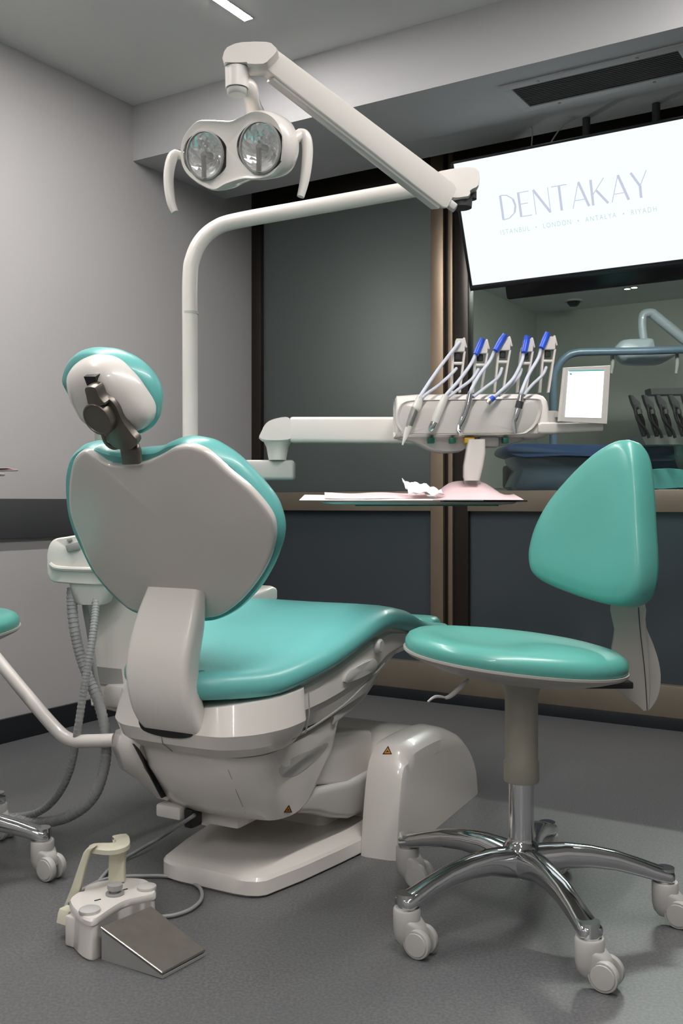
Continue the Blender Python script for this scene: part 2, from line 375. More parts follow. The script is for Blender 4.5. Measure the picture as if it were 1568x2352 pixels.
def text_mesh(s, size, x, y, xs=1.0):
    cu = bpy.data.curves.new('t', 'FONT'); cu.body = s; cu.size = size; cu.space_character = 1.35; cu.align_x = 'CENTER'
    o = bpy.data.objects.new('t', cu); COL.objects.link(o); dg = bpy.context.evaluated_depsgraph_get()
    me = bpy.data.meshes.new_from_object(o.evaluated_get(dg)); vs = [v.co.copy() for v in me.vertices]; fs = [tuple(p.vertices) for p in me.polygons]
    bpy.data.objects.remove(o); bpy.data.curves.remove(cu); bpy.data.meshes.remove(me)
    return MB().add([TV(x+v.x*xs, y+v.y, .002) for v in vs], fs)
text_mesh('ISTANBUL  \u2022  LONDON  \u2022  ANTALYA  \u2022  RIYADH', .026, .446, .178, .80).build('small_lettering', 'tvtext2', tv, smooth=False)
# ================= dental chair =================
CO = V((-.29, 2.198, 0)); CA = V((.48, .877, 0)).normalized(); CR = V((.877, -.48, 0)).normalized()
def C(a, r, z): return CO+CA*a+CR*r+UP*z
ch = thing('dental_chair', 'reclining dental chair with teal upholstery and glossy white shells', 'dental chair', C(.25, 0, 0))
def sym(half):                  # mirror a list of (a, r, z) across the midline into a closed ring
    return [C(*p) for p in half]+[C(a, -r, z) for a, r, z in reversed(half)]
def lerp(tab, x):
    for (x0, y0), (x1, y1) in zip(tab, tab[1:]):
        if x <= x1: t = max(0, (x-x0)/(x1-x0)); return y0+(y1-y0)*t
    return tab[-1][1]
def smooth_tab(tab, n=4):
    return [(p.x, p.y) for p in crom([V((a, b, 0)) for a, b in tab], n, False)]

# floor plate
half = [(-.016, .075), (-.012, .105), (-.002, .128), (.012, .140), (.12, .166), (.25, .187), (.42, .21), (.50, .21)]
def plate(inset, z):
    out = []
    for a, r in half: out.append((a+inset*(1 if a < .45 else 0), r-inset, z))
    return sym(out)
MB().loft([plate(.006, 0), plate(0, .006), plate(0, .036), plate(.004, .043), plate(.022, .050), plate(.05, .0545)]).build('floor_plate', 'white', ch, 30)

# rear hump over the base: a profile (a, z) swept across r, with a hollow middle for the lift arms
def prof(a0, k, top):
    pts = [(a0, 0), (a0+.012, .10), (a0+.035, .20), (a0+.065, top*.93), (a0+.11, top), (.62, top*1.0), (.74, top*.90), (.83, top*.76), (.90, top*.57), (.955, top*.30), (.975, 0)]
    return pts
hp = MB(); secs = []
for r, a0, top, sh in ((.293, .352, .205, .030), (.290, .345, .232, .014), (.274, .338, .250, .004), (.25, .335, .258, 0), (.215, .332, .261, 0), (.200, .336, .256, 0), (.199, .42, .254, 0), (.19, .44, .254, 0), (0, .44, .256, 0)):
    ps = prof(a0, 0, top); ps = [(a if i < 5 else a-sh*1.0, z) for i, (a, z) in enumerate(ps)]
    pr = [(p.x, p.y) for p in crom([V((a, z, 0)) for a, z in ps], 4, False)]
    taper = [(a, r*(1-.10*max(0, a-.6)/.35)+.0, max(z, 0)) for a, z in pr]
    secs.append(taper)
rings = [[C(*p) for p in s_] for s_ in secs]+[[C(a, -r, z) for a, r, z in s_] for s_ in reversed(secs[:-1])]
hump = hp.loft(rings, True, True).build('base_cover', 'white', ch, 34)
# lift arms between base and housing
la = MB()
for sr in (1, -1):
    path = [(.02, .26, .05), (.14, .265, .055), (.46, .19, .07)]
    la.loft([rring(C(a, sr*.105, z), CR, UP, .055, h, .012) for a, z, h in ((.06, .265, .045), (.16, .262, .055), (.40, .215, .070), (.47, .20, .070))])
la.build('upper_lift_arm', 'white', ch, 40)
lb = MB()
for sr in (1, -1):
    lb.loft([rring(C(a, sr*.11, z), CR, UP, .062, h, .016) for a, z, h in ((.11, .178, .020), (.18, .168, .030), (.26, .146, .040), (.34, .128, .046), (.45, .125, .05))])
lb.build('lower_lift_arm', 'lgrey', ch, 40)
MB().loft([rring(C(.40, 0, z), CR, CA, .10, .07, .03) for z in (.04, .14)]).build('base_block', 'white', ch)
# foot under the housing with the connector socket
MB().box(C(.03, -.115, .150), CR, CA, UP, (.07, .07, .030), .006).box(C(.10, -.02, .140), CR, CA, UP, (.12, .10, .044), .008).build('housing_bracket', 'white', ch)
MB().box(C(.02, -.062, .142), CR, CA, UP, (.024, .04, .044), .005).build('connector_socket', 'black', ch)

# lower housing
def hr(pts, n=5):
    """ring from right-half control points (a, r, z) with softened corners"""
    full = [V(p) for p in pts]+[V((a, -r, z)) for a, r, z in reversed(pts)]
    out = []; N = len(full)
    for i in range(N):
        p0, p1, p2 = full[i-1], full[i], full[(i+1) % N]
        q = min(.03, (p1-p0).length*.4, (p2-p1).length*.4)
        s_, e_ = p1+(p0-p1).normalized()*q, p1+(p2-p1).normalized()*q
        for k in range(n):
            t = k/(n-1); out.append(s_*(1-t)**2+p1*2*t*(1-t)+e_*t*t)
    return [C(*p) for p in out]
top = [(-.085, .06, .318), (-.075, .125, .316), (-.03, .172, .320), (.10, .192, .336), (.255, .195, .356), (.30, .12, .356)]
mid = [(-.070, .055, .262), (-.062, .115, .262), (-.02, .166, .262), (.09, .186, .270), (.222, .190, .275), (.28, .12, .30)]
low = [(-.028, .045, .188), (-.02, .088, .186), (.016, .154, .186), (.09, .174, .190), (.170, .180, .212), (.25, .12, .25)]
bot = [(.004, .04, .162), (.012, .075, .161), (.032, .148, .160), (.085, .170, .165), (.145, .175, .187), (.24, .11, .23)]
b2 = [(.02, .03, .157), (.03, .06, .156), (.046, .132, .154), (.09, .152, .159), (.135, .158, .181), (.22, .10, .22)]
housing = MB().loft([hr(x) for x in ([(a*.9+.01, r*.93, z+.004) for a, r, z in top], top, mid, low, bot, b2)]).build('lower_housing', 'white', ch, 28)
# seam lines; shade of the flank's recess painted as a flat grey skin
def stripe(pts, w, name, m, parent=ch, n=None): return MB().tube(pts, w, 6).build(name, m, parent)
decal('side_recess', [(640, 1765), (668, 1742), (715, 1722), (752, 1706), (742, 1728), (706, 1762), (676, 1782), (648, 1784)], housing, 'lgrey', ch)
# left wing, the root of the side tube
wg = MB()
wg.loft([hr2 for hr2 in [
    [C(a, r, z) for a, r, z in ((-.02, -.165, .335), (.0, -.24, .330), (.06, -.325, .300), (.13, -.33, .300), (.20, -.26, .32), (.22, -.17, .335))],
    [C(a, r, z) for a, r, z in ((-.05, -.158, .300), (-.02, -.245, .285), (.05, -.330, .262), (.13, -.335, .262), (.21, -.26, .28), (.23, -.17, .29))],
    [C(a, r, z) for a, r, z in ((-.045, -.150, .255), (-.015, -.23, .235), (.05, -.300, .212), (.12, -.30, .212), (.19, -.25, .22), (.21, -.16, .23))],
    [C(a, r, z) for a, r, z in ((.00, -.120, .175), (.015, -.16, .170), (.06, -.20, .168), (.11, -.20, .168), (.15, -.18, .18), (.17, -.12, .19))]]])
wg.build('left_wing', 'white', ch, 50, sub=0)
MB().loft([[C(a-.006, r-.004, z) for a, r, z in ((-.078, -.140, .318), (-.074, -.150, .318), (-.05, -.150, .30))], [C(a-.004, r-.002, z) for a, r, z in ((-.015, -.118, .185), (-.012, -.124, .185), (.01, -.12, .185))]]).build('gap_seal', 'black', ch)

# upper seat shell (rear bucket)
u_t = [(-.125, .05, .425), (-.128, .115, .432), (-.095, .172, .440), (-.03, .212, .447), (.03, .232, .458), (.05, .18, .46)]
u_m = [(-.150, .06, .375), (-.145, .130, .375), (-.100, .190, .378), (-.03, .222, .382), (.03, .238, .392), (.05, .18, .39)]
u_l = [(-.138, .06, .345), (-.130, .128, .345), (-.085, .186, .347), (-.02, .212, .352), (.03, .225, .362), (.05, .18, .36)]
u_b = [(-.108, .06, .324), (-.100, .120, .322), (-.055, .170, .325), (-.01, .195, .332), (.03, .205, .342), (.05, .17, .34)]
MB().loft([hr(x) for x in (u_t, u_m, u_l, u_b)]).build('rear_seat_shell', 'white', ch, 24)
MB().tube([C(-.150, -.02, .385), C(-.140, -.02, .345), C(-.108, -.02, .322)], .0012, 6, 1).build('shell_seam', 'grey', ch)

# cushion of the seat and the leg rest
zt = smooth_tab([(-.16, .444), (-.10, .444), (-.04, .448), (.057, .468), (.162, .489), (.27, .514), (.36, .533), (.44, .536), (.50, .527), (.60, .508), (.75, .468), (.90, .442), (1.05, .425)], 3)
wt = smooth_tab([(-.16, .07), (-.13, .112), (-.10, .150), (-.04, .210), (.06, .240), (.16, .25), (.36, .25), (.50, .24), (.60, .225), (.75, .20), (.90, .18), (1.0, .165), (1.05, .14)], 3)
NS = 60; AS = [-.155+(1.205)*i/NS for i in range(NS+1)]
def csec(a, k, th, dz=0):
    w = lerp(wt, a)*k; z0 = lerp(zt, a)+dz; e = th
    pts = [(0, 0), (w-.03, 0), (w-.010, .004), (w, .016), (w, .030), (w-.007, .044), (w-.024, .054), (w-.06, .0575), (w*.5, .0585), (0, .0575)]
    pts = [(r, zz*th/.0575) for r, zz in pts]
    return [C(a, r, z0+zz) for r, zz in pts]+[C(a, -r, z0+zz) for r, zz in reversed(pts[1:-1])]
rings = [csec(AS[0]+.0, .82, .040, .008)]+[csec(a, 1, .0575) for a in AS[1:-1]]+[csec(AS[-1], .9, .045, .006)]
MB().loft(rings).build('seat_cushion', 'vinyl', ch, 50)
MB().loft([rring(C(.99, 0, z), CR, CA, w, l, .035) for z, w, l in ((.455, .120, .050), (.490, .120, .050), (.502, .112, .042), (.505, .10, .03))]).build('foot_pad', 'vinyl2', ch, 40)
# side shell under the cushion
zb = [(.0, .348), (.184, .360), (.30, .375), (.37, .384), (.43, .42), (.553, .4525), (.70, .45), (1.0, .435)]
def ssec(a, k=1, zl=None, zu=None, dw=0):
    w = lerp(wt, a)*.93+dw; b_ = lerp(zb, a) if zl is None else zl; t_ = lerp(zt, a)+.003 if zu is None else zu
    hh = t_-b_
    pts = [(0, b_), (w-.05, b_), (w-.03, b_+hh*.05), (w-.016, b_+hh*.30), (w-.018, b_+hh*.42), (w-.004, b_+hh*.46), (w-.002, b_+hh*.86), (w-.012, b_+hh*.90), (w-.010, t_), (0, t_)]
    return [C(a, r*k, z) for r, z in pts]+[C(a, -r*k, z) for r, z in reversed(pts[1:-1])]
MB().loft([ssec(.012+.86*i/40) for i in range(41)]+[ssec(.9, .9)]).build('side_shell', 'white', ch, 24)
# details of the right flank
MB().cyl(C(.36, .225, .505), C(.36, .245, .505), .019, .017, bev=.004).build('side_knob', 'lgrey', ch, 40)
MB().pad([C(*p) for p in ((.215, .235, .468), (.33, .236, .478), (.335, .236, .45), (.20, .233, .44))], CR, [(0, -.006), (0, .002), (.1, .004), (1, .004)], 4).build('side_vent_cover', 'lgrey', ch, 40)
gr = MB()
gr.tube([C(.0, .212, .352), C(.10, .226, .372), C(.22, .228, .395), C(.34, .226, .43), (C(.42, .222, .452))], .0028, 6)
gr.tube([C(.03, .226, .36), C(.03, .236, .40), C(.03, .234, .448)], .0016, 6)
gr.build('panel_groove', 'grey', ch)
MB().loft([rring(C(a, .19, z), CR, UP, .012, h, .005) for a, z, h in ((.20, .352, .010), (.28, .372, .014), (.36, .392, .014), (.42, .415, .006))]).build('rail_cover', 'lgrey', ch)

# strut that carries the backrest
path = [(-.128, .665, .070, .020), (-.150, .60, .079, .026), (-.172, .53, .081, .028), (-.176, .46, .081, .028), (-.162, .41, .079, .027), (-.135, .375, .072, .022), (-.10, .358, .062, .012)]
pp = crom([V((a, z, 0)) for a, z, _, _ in path], 5, False); pw = crom([V((w, t, 0)) for _, _, w, t in path], 5, False)
rings = []
for i, (p, w) in enumerate(zip(pp, pw)):
    t = (pp[min(i+1, len(pp)-1)]-pp[max(i-1, 0)]).normalized(); nrm = V((-t.y, t.x, 0))
    tn = CA*nrm.x+UP*nrm.y; rings.append(rring(C(p.x+.02, -.009+.016*max(0, min(1, (.50-p.y)/.13)), p.y), CR, tn, w.x, w.y, .016, 5))
MB().loft(rings).build('backrest_strut', 'white', ch, 40)
MB().pad([C(-.128, r, z) for r, z in ((-.074, .42), (-.078, .395), (-.064, .370), (0, .362), (.060, .370), (.070, .395), (.064, .42))], -CA, [(0, 0), (0, .0215), (.04, .023), (1, .023)], 4).build('strut_pocket', 'black', ch)

# backrest
bn = (-CA*.87-UP*.49).normalized(); bp = C(-.17, 0, .78)
shell_px = [(192, 1036), (172, 1050), (163, 1076), (157, 1116), (158, 1168), (167, 1204), (178, 1231), (202, 1290), (234, 1338), (268, 1375), (302, 1402), (360, 1412), (420, 1420), (467, 1421), (504, 1415), (545, 1388), (580, 1350), (609, 1305), (626, 1257), (629, 1215), (617, 1178), (575, 1127), (521, 1081), (479, 1043), (456, 1030), (429, 1024), (398, 1030), (368, 1047), (330, 1063), (291, 1070), (245, 1066), (215, 1048)]
cush_px = [(200, 1018), (174, 1040), (162, 1076), (160, 1116), (165, 1168), (176, 1208), (188, 1235), (217, 1296), (250, 1340), (284, 1374), (318, 1398), (360, 1406), (430, 1415), (485, 1418), (520, 1410), (560, 1388), (598, 1350), (627, 1304), (645, 1262), (652, 1225), (648, 1192), (634, 1158), (603, 1118), (566, 1078), (531, 1046), (487, 1018), (460, 1009), (429, 1006), (398, 1012), (368, 1027), (330, 1031), (285, 1036), (250, 1029), (225, 1020)]
so = [PP(x, y, bp, bn) for x, y in shell_px]
cs = [PP(x, y, bp-bn*.036, bn) for x, y in cush_px]
cen = PP(395, 1215, bp, bn)
MB().pad(so, bn, [(.03, -.018), (.0, -.013), (.0, -.006), (.004, -.002), (.012, .0005), (.04, .002), (1, .002)], 5, cen).build('backrest_shell', 'shell', ch, 50)
MB().pad(cs, bn, [(.9, -.050), (.5, -.052), (.2, -.048), (.08, -.038), (.025, -.020), (.0, 0), (.004, .014), (.02, .020), (.1, .022), (.9, .022)], 5, cen-bn*.036).build('backrest_cushion', 'vinyl', ch, 50)

# headrest with its bracket
hn = (-CA*.84+CR*-.02-UP*.50).normalized(); hpnt = U(250, 905, 1.93)
hs = [(157, 863), (172, 836), (208, 822), (253, 834), (299, 873), (330, 917), (344, 951), (341, 974), (325, 988), (300, 990), (270, 990), (230, 985), (196, 963), (176, 932), (162, 900)]
hc = [(152, 862), (164, 826), (188, 805), (222, 800), (264, 808), (310, 832), (345, 867), (364, 902), (368, 932), (362, 965), (346, 984), (328, 990), (288, 984), (246, 974), (208, 952), (182, 922), (163, 890)]
hcn = PP(250, 905, hpnt, hn)
MB().pad([PP(x, y, hpnt, hn) for x, y in hs], hn, [(.10, -.035), (.02, -.022), (0, -.010), (.01, .0), (.05, .012), (.14, .022), (.3, .032), (.5, .038), (.75, .042), (1, .043)], 5, hcn).build('headrest_shell', 'white', ch, 60)
MB().pad([PP(x, y, hpnt-hn*.045, hn) for x, y in hc], hn, [(1, -.040), (.6, -.042), (.3, -.036), (.12, -.026), (.03, -.012), (0, 0), (.01, .012), (.05, .022), (.2, .026), (1, .026)], 5, hcn-hn*.045).build('headrest_cushion', 'vinyl', ch, 60)
hb = lambda x, y, o: PP(x, y, hpnt+hn*o, hn)
slot = [hb(x, y, .036) for x, y in ((195, 863), (222, 863), (223, 892), (206, 892))]
MB().pad(slot, hn, [(0, -.01), (0, .004), (1, .004)], 1).build('bracket_slot', 'black', ch)
hr1 = [hb(x, y, .030) for x, y in ((176, 872), (180, 848), (200, 838), (224, 846), (231, 868), (226, 884))]
lo = MB().pad([hb(x, y, .052) for x, y in ((201, 886), (224, 886), (234, 908), (246, 926), (212, 930), (203, 905))], hn, [(0, -.014), (0, .006), (.06, .008), (1, .008)], 3)
lo.build('bracket_plate', 'dsteel', ch, 40)
kc = hb(231, 958, .050)
lo = MB().lathe(kc, hn, [(.0, -.03), (.030, -.03), (.034, -.026), (.034, .008), (.032, .012), (.029, .0125), (.028, .011), (.0, .011)], 36); lo.build('locking_knob', 'dsteel', ch, 30)
neck = [hb(262, 925, .018), hb(276, 960, .010), hb(292, 1000, 0.0), PP(300, 1030, bp+bn*.012, bn), PP(303, 1062, bp+bn*.006, bn)]
MB().pad([hb(x, y, .040) for x, y in ((214, 884), (228, 884), (238, 902), (258, 916), (272, 934), (284, 962), (304, 992), (318, 1012), (296, 1034), (262, 1024), (244, 1000), (262, 985), (262, 950), (240, 925), (222, 912))], hn, [(0, -.010), (0, .003), (.04, .005), (1, .005)], 3).build('bracket_arm', 'dsteel', ch, 40)
pn = crom(neck, 5, False); wd = crom([V((w, 0, 0)) for w in (.016, .018, .021, .024, .024)], 5, False)
MB().loft([rring(p, CR, ((pn[min(i+1, len(pn)-1)]-pn[max(i-1, 0)]).cross(CR)).normalized(), w.x, .006, .004, 3) for i, (p, w) in enumerate(zip(pn, wd))]).build('headrest_bar', 'dsteel', ch, 40)
MB().box(hb(262, 1000, .012), CR, hn, hn.cross(CR), (.034, .02, .026), .004).build('adjuster_block', 'steel', ch)
MB().tube([hb(235, 990, .02), hb(244, 1016, .018), hb(262, 1028, .014), hb(284, 1022, .01)], .005, 8).build('release_lever', 'dsteel', ch)

# left armrest tip beyond the backrest
MB().loft([rring(C(a, -.285, z), CR, UP, .028, h, .012) for a, z, h in ((.42, .50, .05), (.56, .55, .045), (.66, .578, .03), (.68, .582, .02))]).build('armrest', 'white', ch, 40)
# side tube with small tray at the left edge of the picture
tb = [U(262, 1700, 2.42), U(205, 1702, 2.43), U(165, 1700, 2.45), U(130, 1676, 2.47), U(60, 1595, 2.55), U(0, 1522, 2.62), U(-55, 1450, 2.68), U(-80, 1380, 2.70), U(-84, 1250, 2.70), U(-84, 1100, 2.70)]
MB().tube(tb, .0165, 18, 6).build('side_tube', 'white', ch, 60)
tp = U(-84, 1088, 2.70)
MB().box(tp+V((-.005, 0, 0)), (1, 0, 0), (0, 1, 0), UP, (.17, .20, .008), .003).build('side_tray', 'lgrey', ch)
# warning stickers
def sticker(x, y, s, target, lean=0):
    tri = lambda k, dx=0, dy=0: [(x+s*(k*a+dx)+lean*(k*b+dy)*s*.3, y-s*(k*b+dy)) for a, b in ((-1, -.75), (1, -.75), (.2, 1))]
    o = decal('warning_sticker', tri(1), target, 'orange', ch, .0010, (0, .5, .99), 1)
    if o is None: return
    o['label'] = 'small orange triangular warning sticker'
    for q in ([(x-s*.95, y+s*.72), (x+s*.95, y+s*.72), (x+s*.95, y+s*.56), (x-s*.9, y+s*.56)], [(x+s*.95, y+s*.7), (x+s*.24, y-s*.95), (x+s*.08, y-s*.8), (x+s*.75, y+s*.7)],
              [(x+s*.1, y-s*.1), (x+s*.45, y+s*.35), (x+s*.1, y+s*.25), (x-s*.35, y+s*.4)], [(x-s*.95, y+s*.7), (x+s*.16, y-s*.95), (x+s*.2, y-s*.75), (x-s*.72, y+s*.7)]):
        decal('sticker_print', q, target, 'black', o, .0018, (0, .5, .98), 1)
sticker(889, 1725, 11, hump); sticker(660, 1858, 10, housing)
decal('housing_seam', [(523, 1768), (541, 1815), (562, 1866), (564, 1866), (543, 1815), (525, 1768)], housing, 'grey', ch, .0006, (0, .4), 1)
pk = thing('pink_paper_sheet', 'pink paper sheet poking in at the left edge of the picture', 'paper', tp+V((0, 0, .004)))
MB().box(tp+V((.055, -.02, .0065)), (.94, .34, .03), (-.34, .94, 0), UP, (.19, .12, .0015), 0).box(tp+V((.045, -.015, .010)), (.99, .1, .04), (-.1, .99, 0), UP, (.18, .12, .0012), 0).build('sheet', 'paper', pk)
# ================= dental lamp on its pole =================
dl = thing('dental_lamp', 'white two-reflector dental lamp on a long jointed arm and curved pole', 'dental lamp', U(437, 1300, 2.75))
PD = 2.75; pr_ = .0215
pts = [U(437, 1330, PD), U(437, 1100, PD), U(436.5, 800, PD), U(436.5, 640, PD), U(444, 590, PD), U(464, 551, PD), U(497, 523, PD), U(545, 507, PD-.01), U(700, 479, PD-.06), U(900, 443, PD-.13), U(1010, 424, PD-.17)]
MB().tube(pts, pr_, 22, 8).build('pole', 'white', dl, 60)
MB().tube([U(437, 722, PD), U(437, 716, PD)], .0222, 22, 1).build('pole_seam', 'lgrey', dl)
MB().cyl(U(437, 1330, PD), U(437, 1230, PD), .045, .040, bev=.004).build('pole_foot', 'white', dl)
# joint at the far end of the pole
jc = U(1050, 425, 2.56)
blk = [PP(x, y, jc, V((0, -1, 0))) for x, y in ((985, 412), (1030, 398), (1075, 394), (1096, 402), (1096, 436), (1085, 444), (1076, 450), (1072, 463), (1020, 466), (985, 448))]
MB().pad(blk, V((0, -1, 0)), [(.06, -.045), (0, -.036), (0, .030), (.06, .040), (1, .040)], 2).build('elbow_joint', 'white', dl, 40)
MB().cyl(U(1058, 478, 2.56), U(1058, 455, 2.56), .028, .030).cyl(U(1080, 458, 2.57), U(1080, 440, 2.57), .016).build('elbow_pivot', 'dark', dl)
MB().box(U(1033, 470, 2.50), (.8, 0, -.6), (0, 1, 0), (.6, 0, .8), (.035, .03, .018), .004).build('pivot_plate', 'lgrey', dl)
# spring arm
a0, a1 = U(1026, 456, 2.50), U(612, 138, 2.22); t = (a1-a0).normalized(); sd_ = t.cross(V((0, 1, 0))).normalized(); dp = t.cross(sd_)
MB().loft([rring(a0+(a1-a0)*k, sd_, dp, w, .024, .005, 3) for k, w in ((0, .028), (.02, .0335), (.9, .0265), (1.0, .0255))]).build('spring_arm', 'white', dl, 30)
MB().loft([rring(a0+(a1-a0)*k-sd_*o, sd_, dp, .012, .019, .003, 2) for k, o in ((.03, -.0285), (.95, -.0215))]+[]).build('arm_underside_cover', 'lgrey', dl, 30)
# knuckle above the lamp head
ec = U(575, 130, 2.20)
kn = [PP(x, y, ec, V((0, -1, 0))) for x, y in ((517, 128), (530, 117), (556, 109), (615, 108), (632, 116), (640, 130), (622, 150), (608, 160), (570, 160), (568, 156), (517, 156))]
MB().pad(kn, V((0, -1, 0)), [(.05, -.034), (0, -.026), (0, .020), (.05, .028), (1, .028)], 2).build('knuckle', 'white', dl, 40)
kc_ = U(544, 158, 2.20)
MB().cyl(kc_, U(544, 204, 2.20), .0265, .0255).build('swivel_barrel', 'white', dl, 40)
MB().cyl(U(544, 204, 2.20), U(544, 219, 2.20), .0225, .0215, bev=.002).build('barrel_cap', 'lgrey', dl, 40)
MB().tube([U(560, 180, 2.215), U(572, 205, 2.22), U(580, 235, 2.26), U(588, 262, 2.31)], [.014, .020, .018, .022], 16, 6).build('head_neck', 'white', dl, 60)
# lamp head
ln = V((-.52, -.80, -.24)).normalized(); lc = U(535, 345, 2.26)
lp = lambda x, y, o=0: PP(x, y, lc+ln*o, ln)
face = [(413, 352), (420, 316), (440, 288), (458, 276), (490, 276), (530, 277), (556, 266), (585, 254), (615, 258), (640, 278), (655, 315), (655, 352), (643, 385), (622, 405), (590, 412), (560, 412), (520, 424), (492, 437), (460, 425), (432, 404), (418, 382)]
fo = [lp(*p) for p in face]; lcen = lp(532, 345)
MB().pad(fo, ln, [(.55, -.100), (.34, -.098), (.16, -.086), (.05, -.062), (.0, -.034), (-.015, -.014), (.0, -.002), (.03, .003), (.08, .002), (.12, .0)], 5, lcen).build('lamp_head', 'white', dl, 60)
head_ = [o for o in dl.children if o.name.startswith('lamp_head')][0]
for hx_, hy_, hr_0 in ((471.5, 357, .052), (598, 339, .0535)):       # sink the two wells of the reflectors
    cu = MB().cyl(lp(hx_, hy_, -.048), lp(hx_, hy_, .03), hr_0*1.0, n=48).build('well', 'white', dl)
    md = head_.modifiers.new('well', 'BOOLEAN'); md.operation = 'DIFFERENCE'; md.solver = 'EXACT'; md.object = cu
    me_ = bpy.data.meshes.new_from_object(head_.evaluated_get(bpy.context.evaluated_depsgraph_get()))
    head_.modifiers.clear(); head_.data = me_; bpy.data.objects.remove(cu)
head_.data.polygons.foreach_set('use_smooth', [True]*len(head_.data.polygons)); head_.data.set_sharp_from_angle(angle=math.radians(45))
xl = (lp(560, 345)-lp(500, 345)).normalized(); yl = ln.cross(xl).normalized()
def reflector(x, y, rad):
    c = lp(x, y, .0015)
    rg = MB(); rg.lathe(c, ln, [(rad*1.0, -.002), (rad*1.06, .0), (rad*1.06, .004), (rad*1.0, .005), (rad*.97, .002), (rad*.97, -.002), (rad, -.002)], 40, xl, 1.0, False); rg.build('reflector_ring', 'grey', dl)
    # faceted bowl
    n = 28; rings = []
    for i in range(9):
        q = i/8; rr = rad*.985*(1-q*.86); h = -.004-.034*(1-(1-q)**2)
        rings.append([c+(xl*math.cos(2*PI*(k+.5*(i % 2))/n)+yl*math.sin(2*PI*(k+.5*(i % 2))/n))*rr+ln*(h+.004+.0016*((k+i) % 2)) for k in range(n)])
    MB().loft(rings, False, True).build('reflector_bowl', 'bowl', dl, smooth=False)
    MB().tube([c+ln*-.02-yl*.002, c+ln*.002, c+ln*.006-yl*.0], .009, 12, 1).tube([c+ln*.006, c+ln*.006-yl*rad*.95], .006, 8, 1).build('bulb_shield', 'steel', dl)
    MB().lathe(c+ln*.008, ln, [(rad*.97, 0), (rad*.8, .002), (rad*.4, .004), (.0, .0045)], 40, xl, 1.0, False).build('cover_glass', 'lens', dl)
reflector(471.5, 357, .052); reflector(598, 339, .0535)
for px, nm in (((408, 352), (396, 362), (388, 395), (388, 430), (393, 465), (402, 488)), 'l'), (((684, 306), (700, 312), (706, 340), (704, 380), (698, 420), (690, 452)), 'r'):
    dd = 2.36 if nm == 'l' else 2.25
    MB().tube([U(x, y, dd) for x, y in px], [.010, .0125, .0125, .012, .0105, .0085], 14, 6, flat=1.25).build('handle', 'white', dl, 60)
MB().tube([lp(660, 330, -.04), U(692, 308, 2.25)], .013, 12, 1).build('handle_socket', 'white', dl); MB().tube([lp(425, 360, -.03), U(402, 354, 2.36)], .010, 12, 1).build('handle_socket', 'white', dl)

# ================= unit box on the chair's left with cuspidor =================
ub = thing('water_unit', 'white boxy water unit standing clear of the floor behind the teal chair backrest', 'dental unit', U(300, 1560, 2.68))
bx = [PP(x, y, U(260, 1500, 2.62), V((.1, -1, 0))) for x, y in ((196, 1360), (208, 1622), (290, 1642), (400, 1650), (420, 1360), (420, 1290), (220, 1290))]
MB().pad(bx, V((.1, -1, 0)), [(.02, -.24), (0, -.22), (0, -.008), (.02, 0), (1, 0)], 1).build('body', 'white', ub, 30)
MB().pad([PP(x, y, U(260, 1500, 2.617), V((.1, -1, 0))) for x, y in ((211, 1530), (279, 1537), (284, 1576), (222, 1570))], V((.1, -1, 0)), [(0, -.004), (0, .001), (1, .001)], 1).build('recessed_grip', 'grey', ub)
MB().box(U(380, 1600, 2.60), CR, CA, UP, (.30, .14, .06), .01).build('chair_bracket', 'white', ub)
MB().loft([rring(U(330, 1290, 2.74)+UP*z, (1, 0, 0), (0, 1, 0), w, w*.8, .05) for z, w in ((-.02, .11), (.02, .13), (.05, .14), (.06, .13))]).build('cuspidor_bowl', 'white', ub, 40)
MB().tube([U(262, 1260, 2.70), U(258, 1100, 2.70), U(248, 1050, 2.69), U(232, 1012, 2.66), U(228, 992, 2.62), U(234, 985, 2.58)], [.02, .018, .016, .015, .013, .010], 14, 6).build('rinse_spout', 'white', ub, 60)

# assistant element with suction hoses
ah = thing('suction_holder', 'rounded white suction hose holder with a rocker switch, left of the backrest', 'suction holder', U(190, 1400, 2.55))
base = [(106, 1290), (108, 1262), (120, 1240), (150, 1233), (190, 1228), (260, 1228), (300, 1250), (290, 1330), (245, 1345), (150, 1341), (112, 1332)]
ho = [PP(x, y, U(180, 1290, 2.50), V((0, -1, 0))) for x, y in base]
MB().pad(ho, V((0, -1, 0)), [(.10, -.13), (.02, -.11), (0, -.09), (0, -.012), (.02, -.003), (.06, 0), (1, .0)], 3).build('body', 'white', ah, 45)
MB().tube([U(115, 1295, 2.496), U(130, 1304, 2.494), (U(180, 1307, 2.492)), U(235, 1308, 2.492)], .006, 8).build('body_ledge', 'white', ah)
MB().box(U(168, 1256, 2.495), (1, 0, .25), (0, 1, 0), (-.25, 0, 1), (.034, .014, .020), .004).box(U(160, 1240, 2.496), (1, 0, .25), (0, 1, 0), (-.25, 0, 1), (.012, .010, .008), .002).build('rocker_switch', 'grey', ah)
MB().loft([rring(U(215, 1350, 2.54)+UP*z, (1, 0, 0), (0, 1, 0), w, .035, .02) for z, w in ((.03, .06), (0, .055), (-.035, .042), (-.04, .036))]).build('hose_coupling', 'lgrey', ah)
MB().tube([U(260, 1310, 2.58), U(330, 1330, 2.66)], .03, 12, 1).build('holder_arm', 'white', ah)
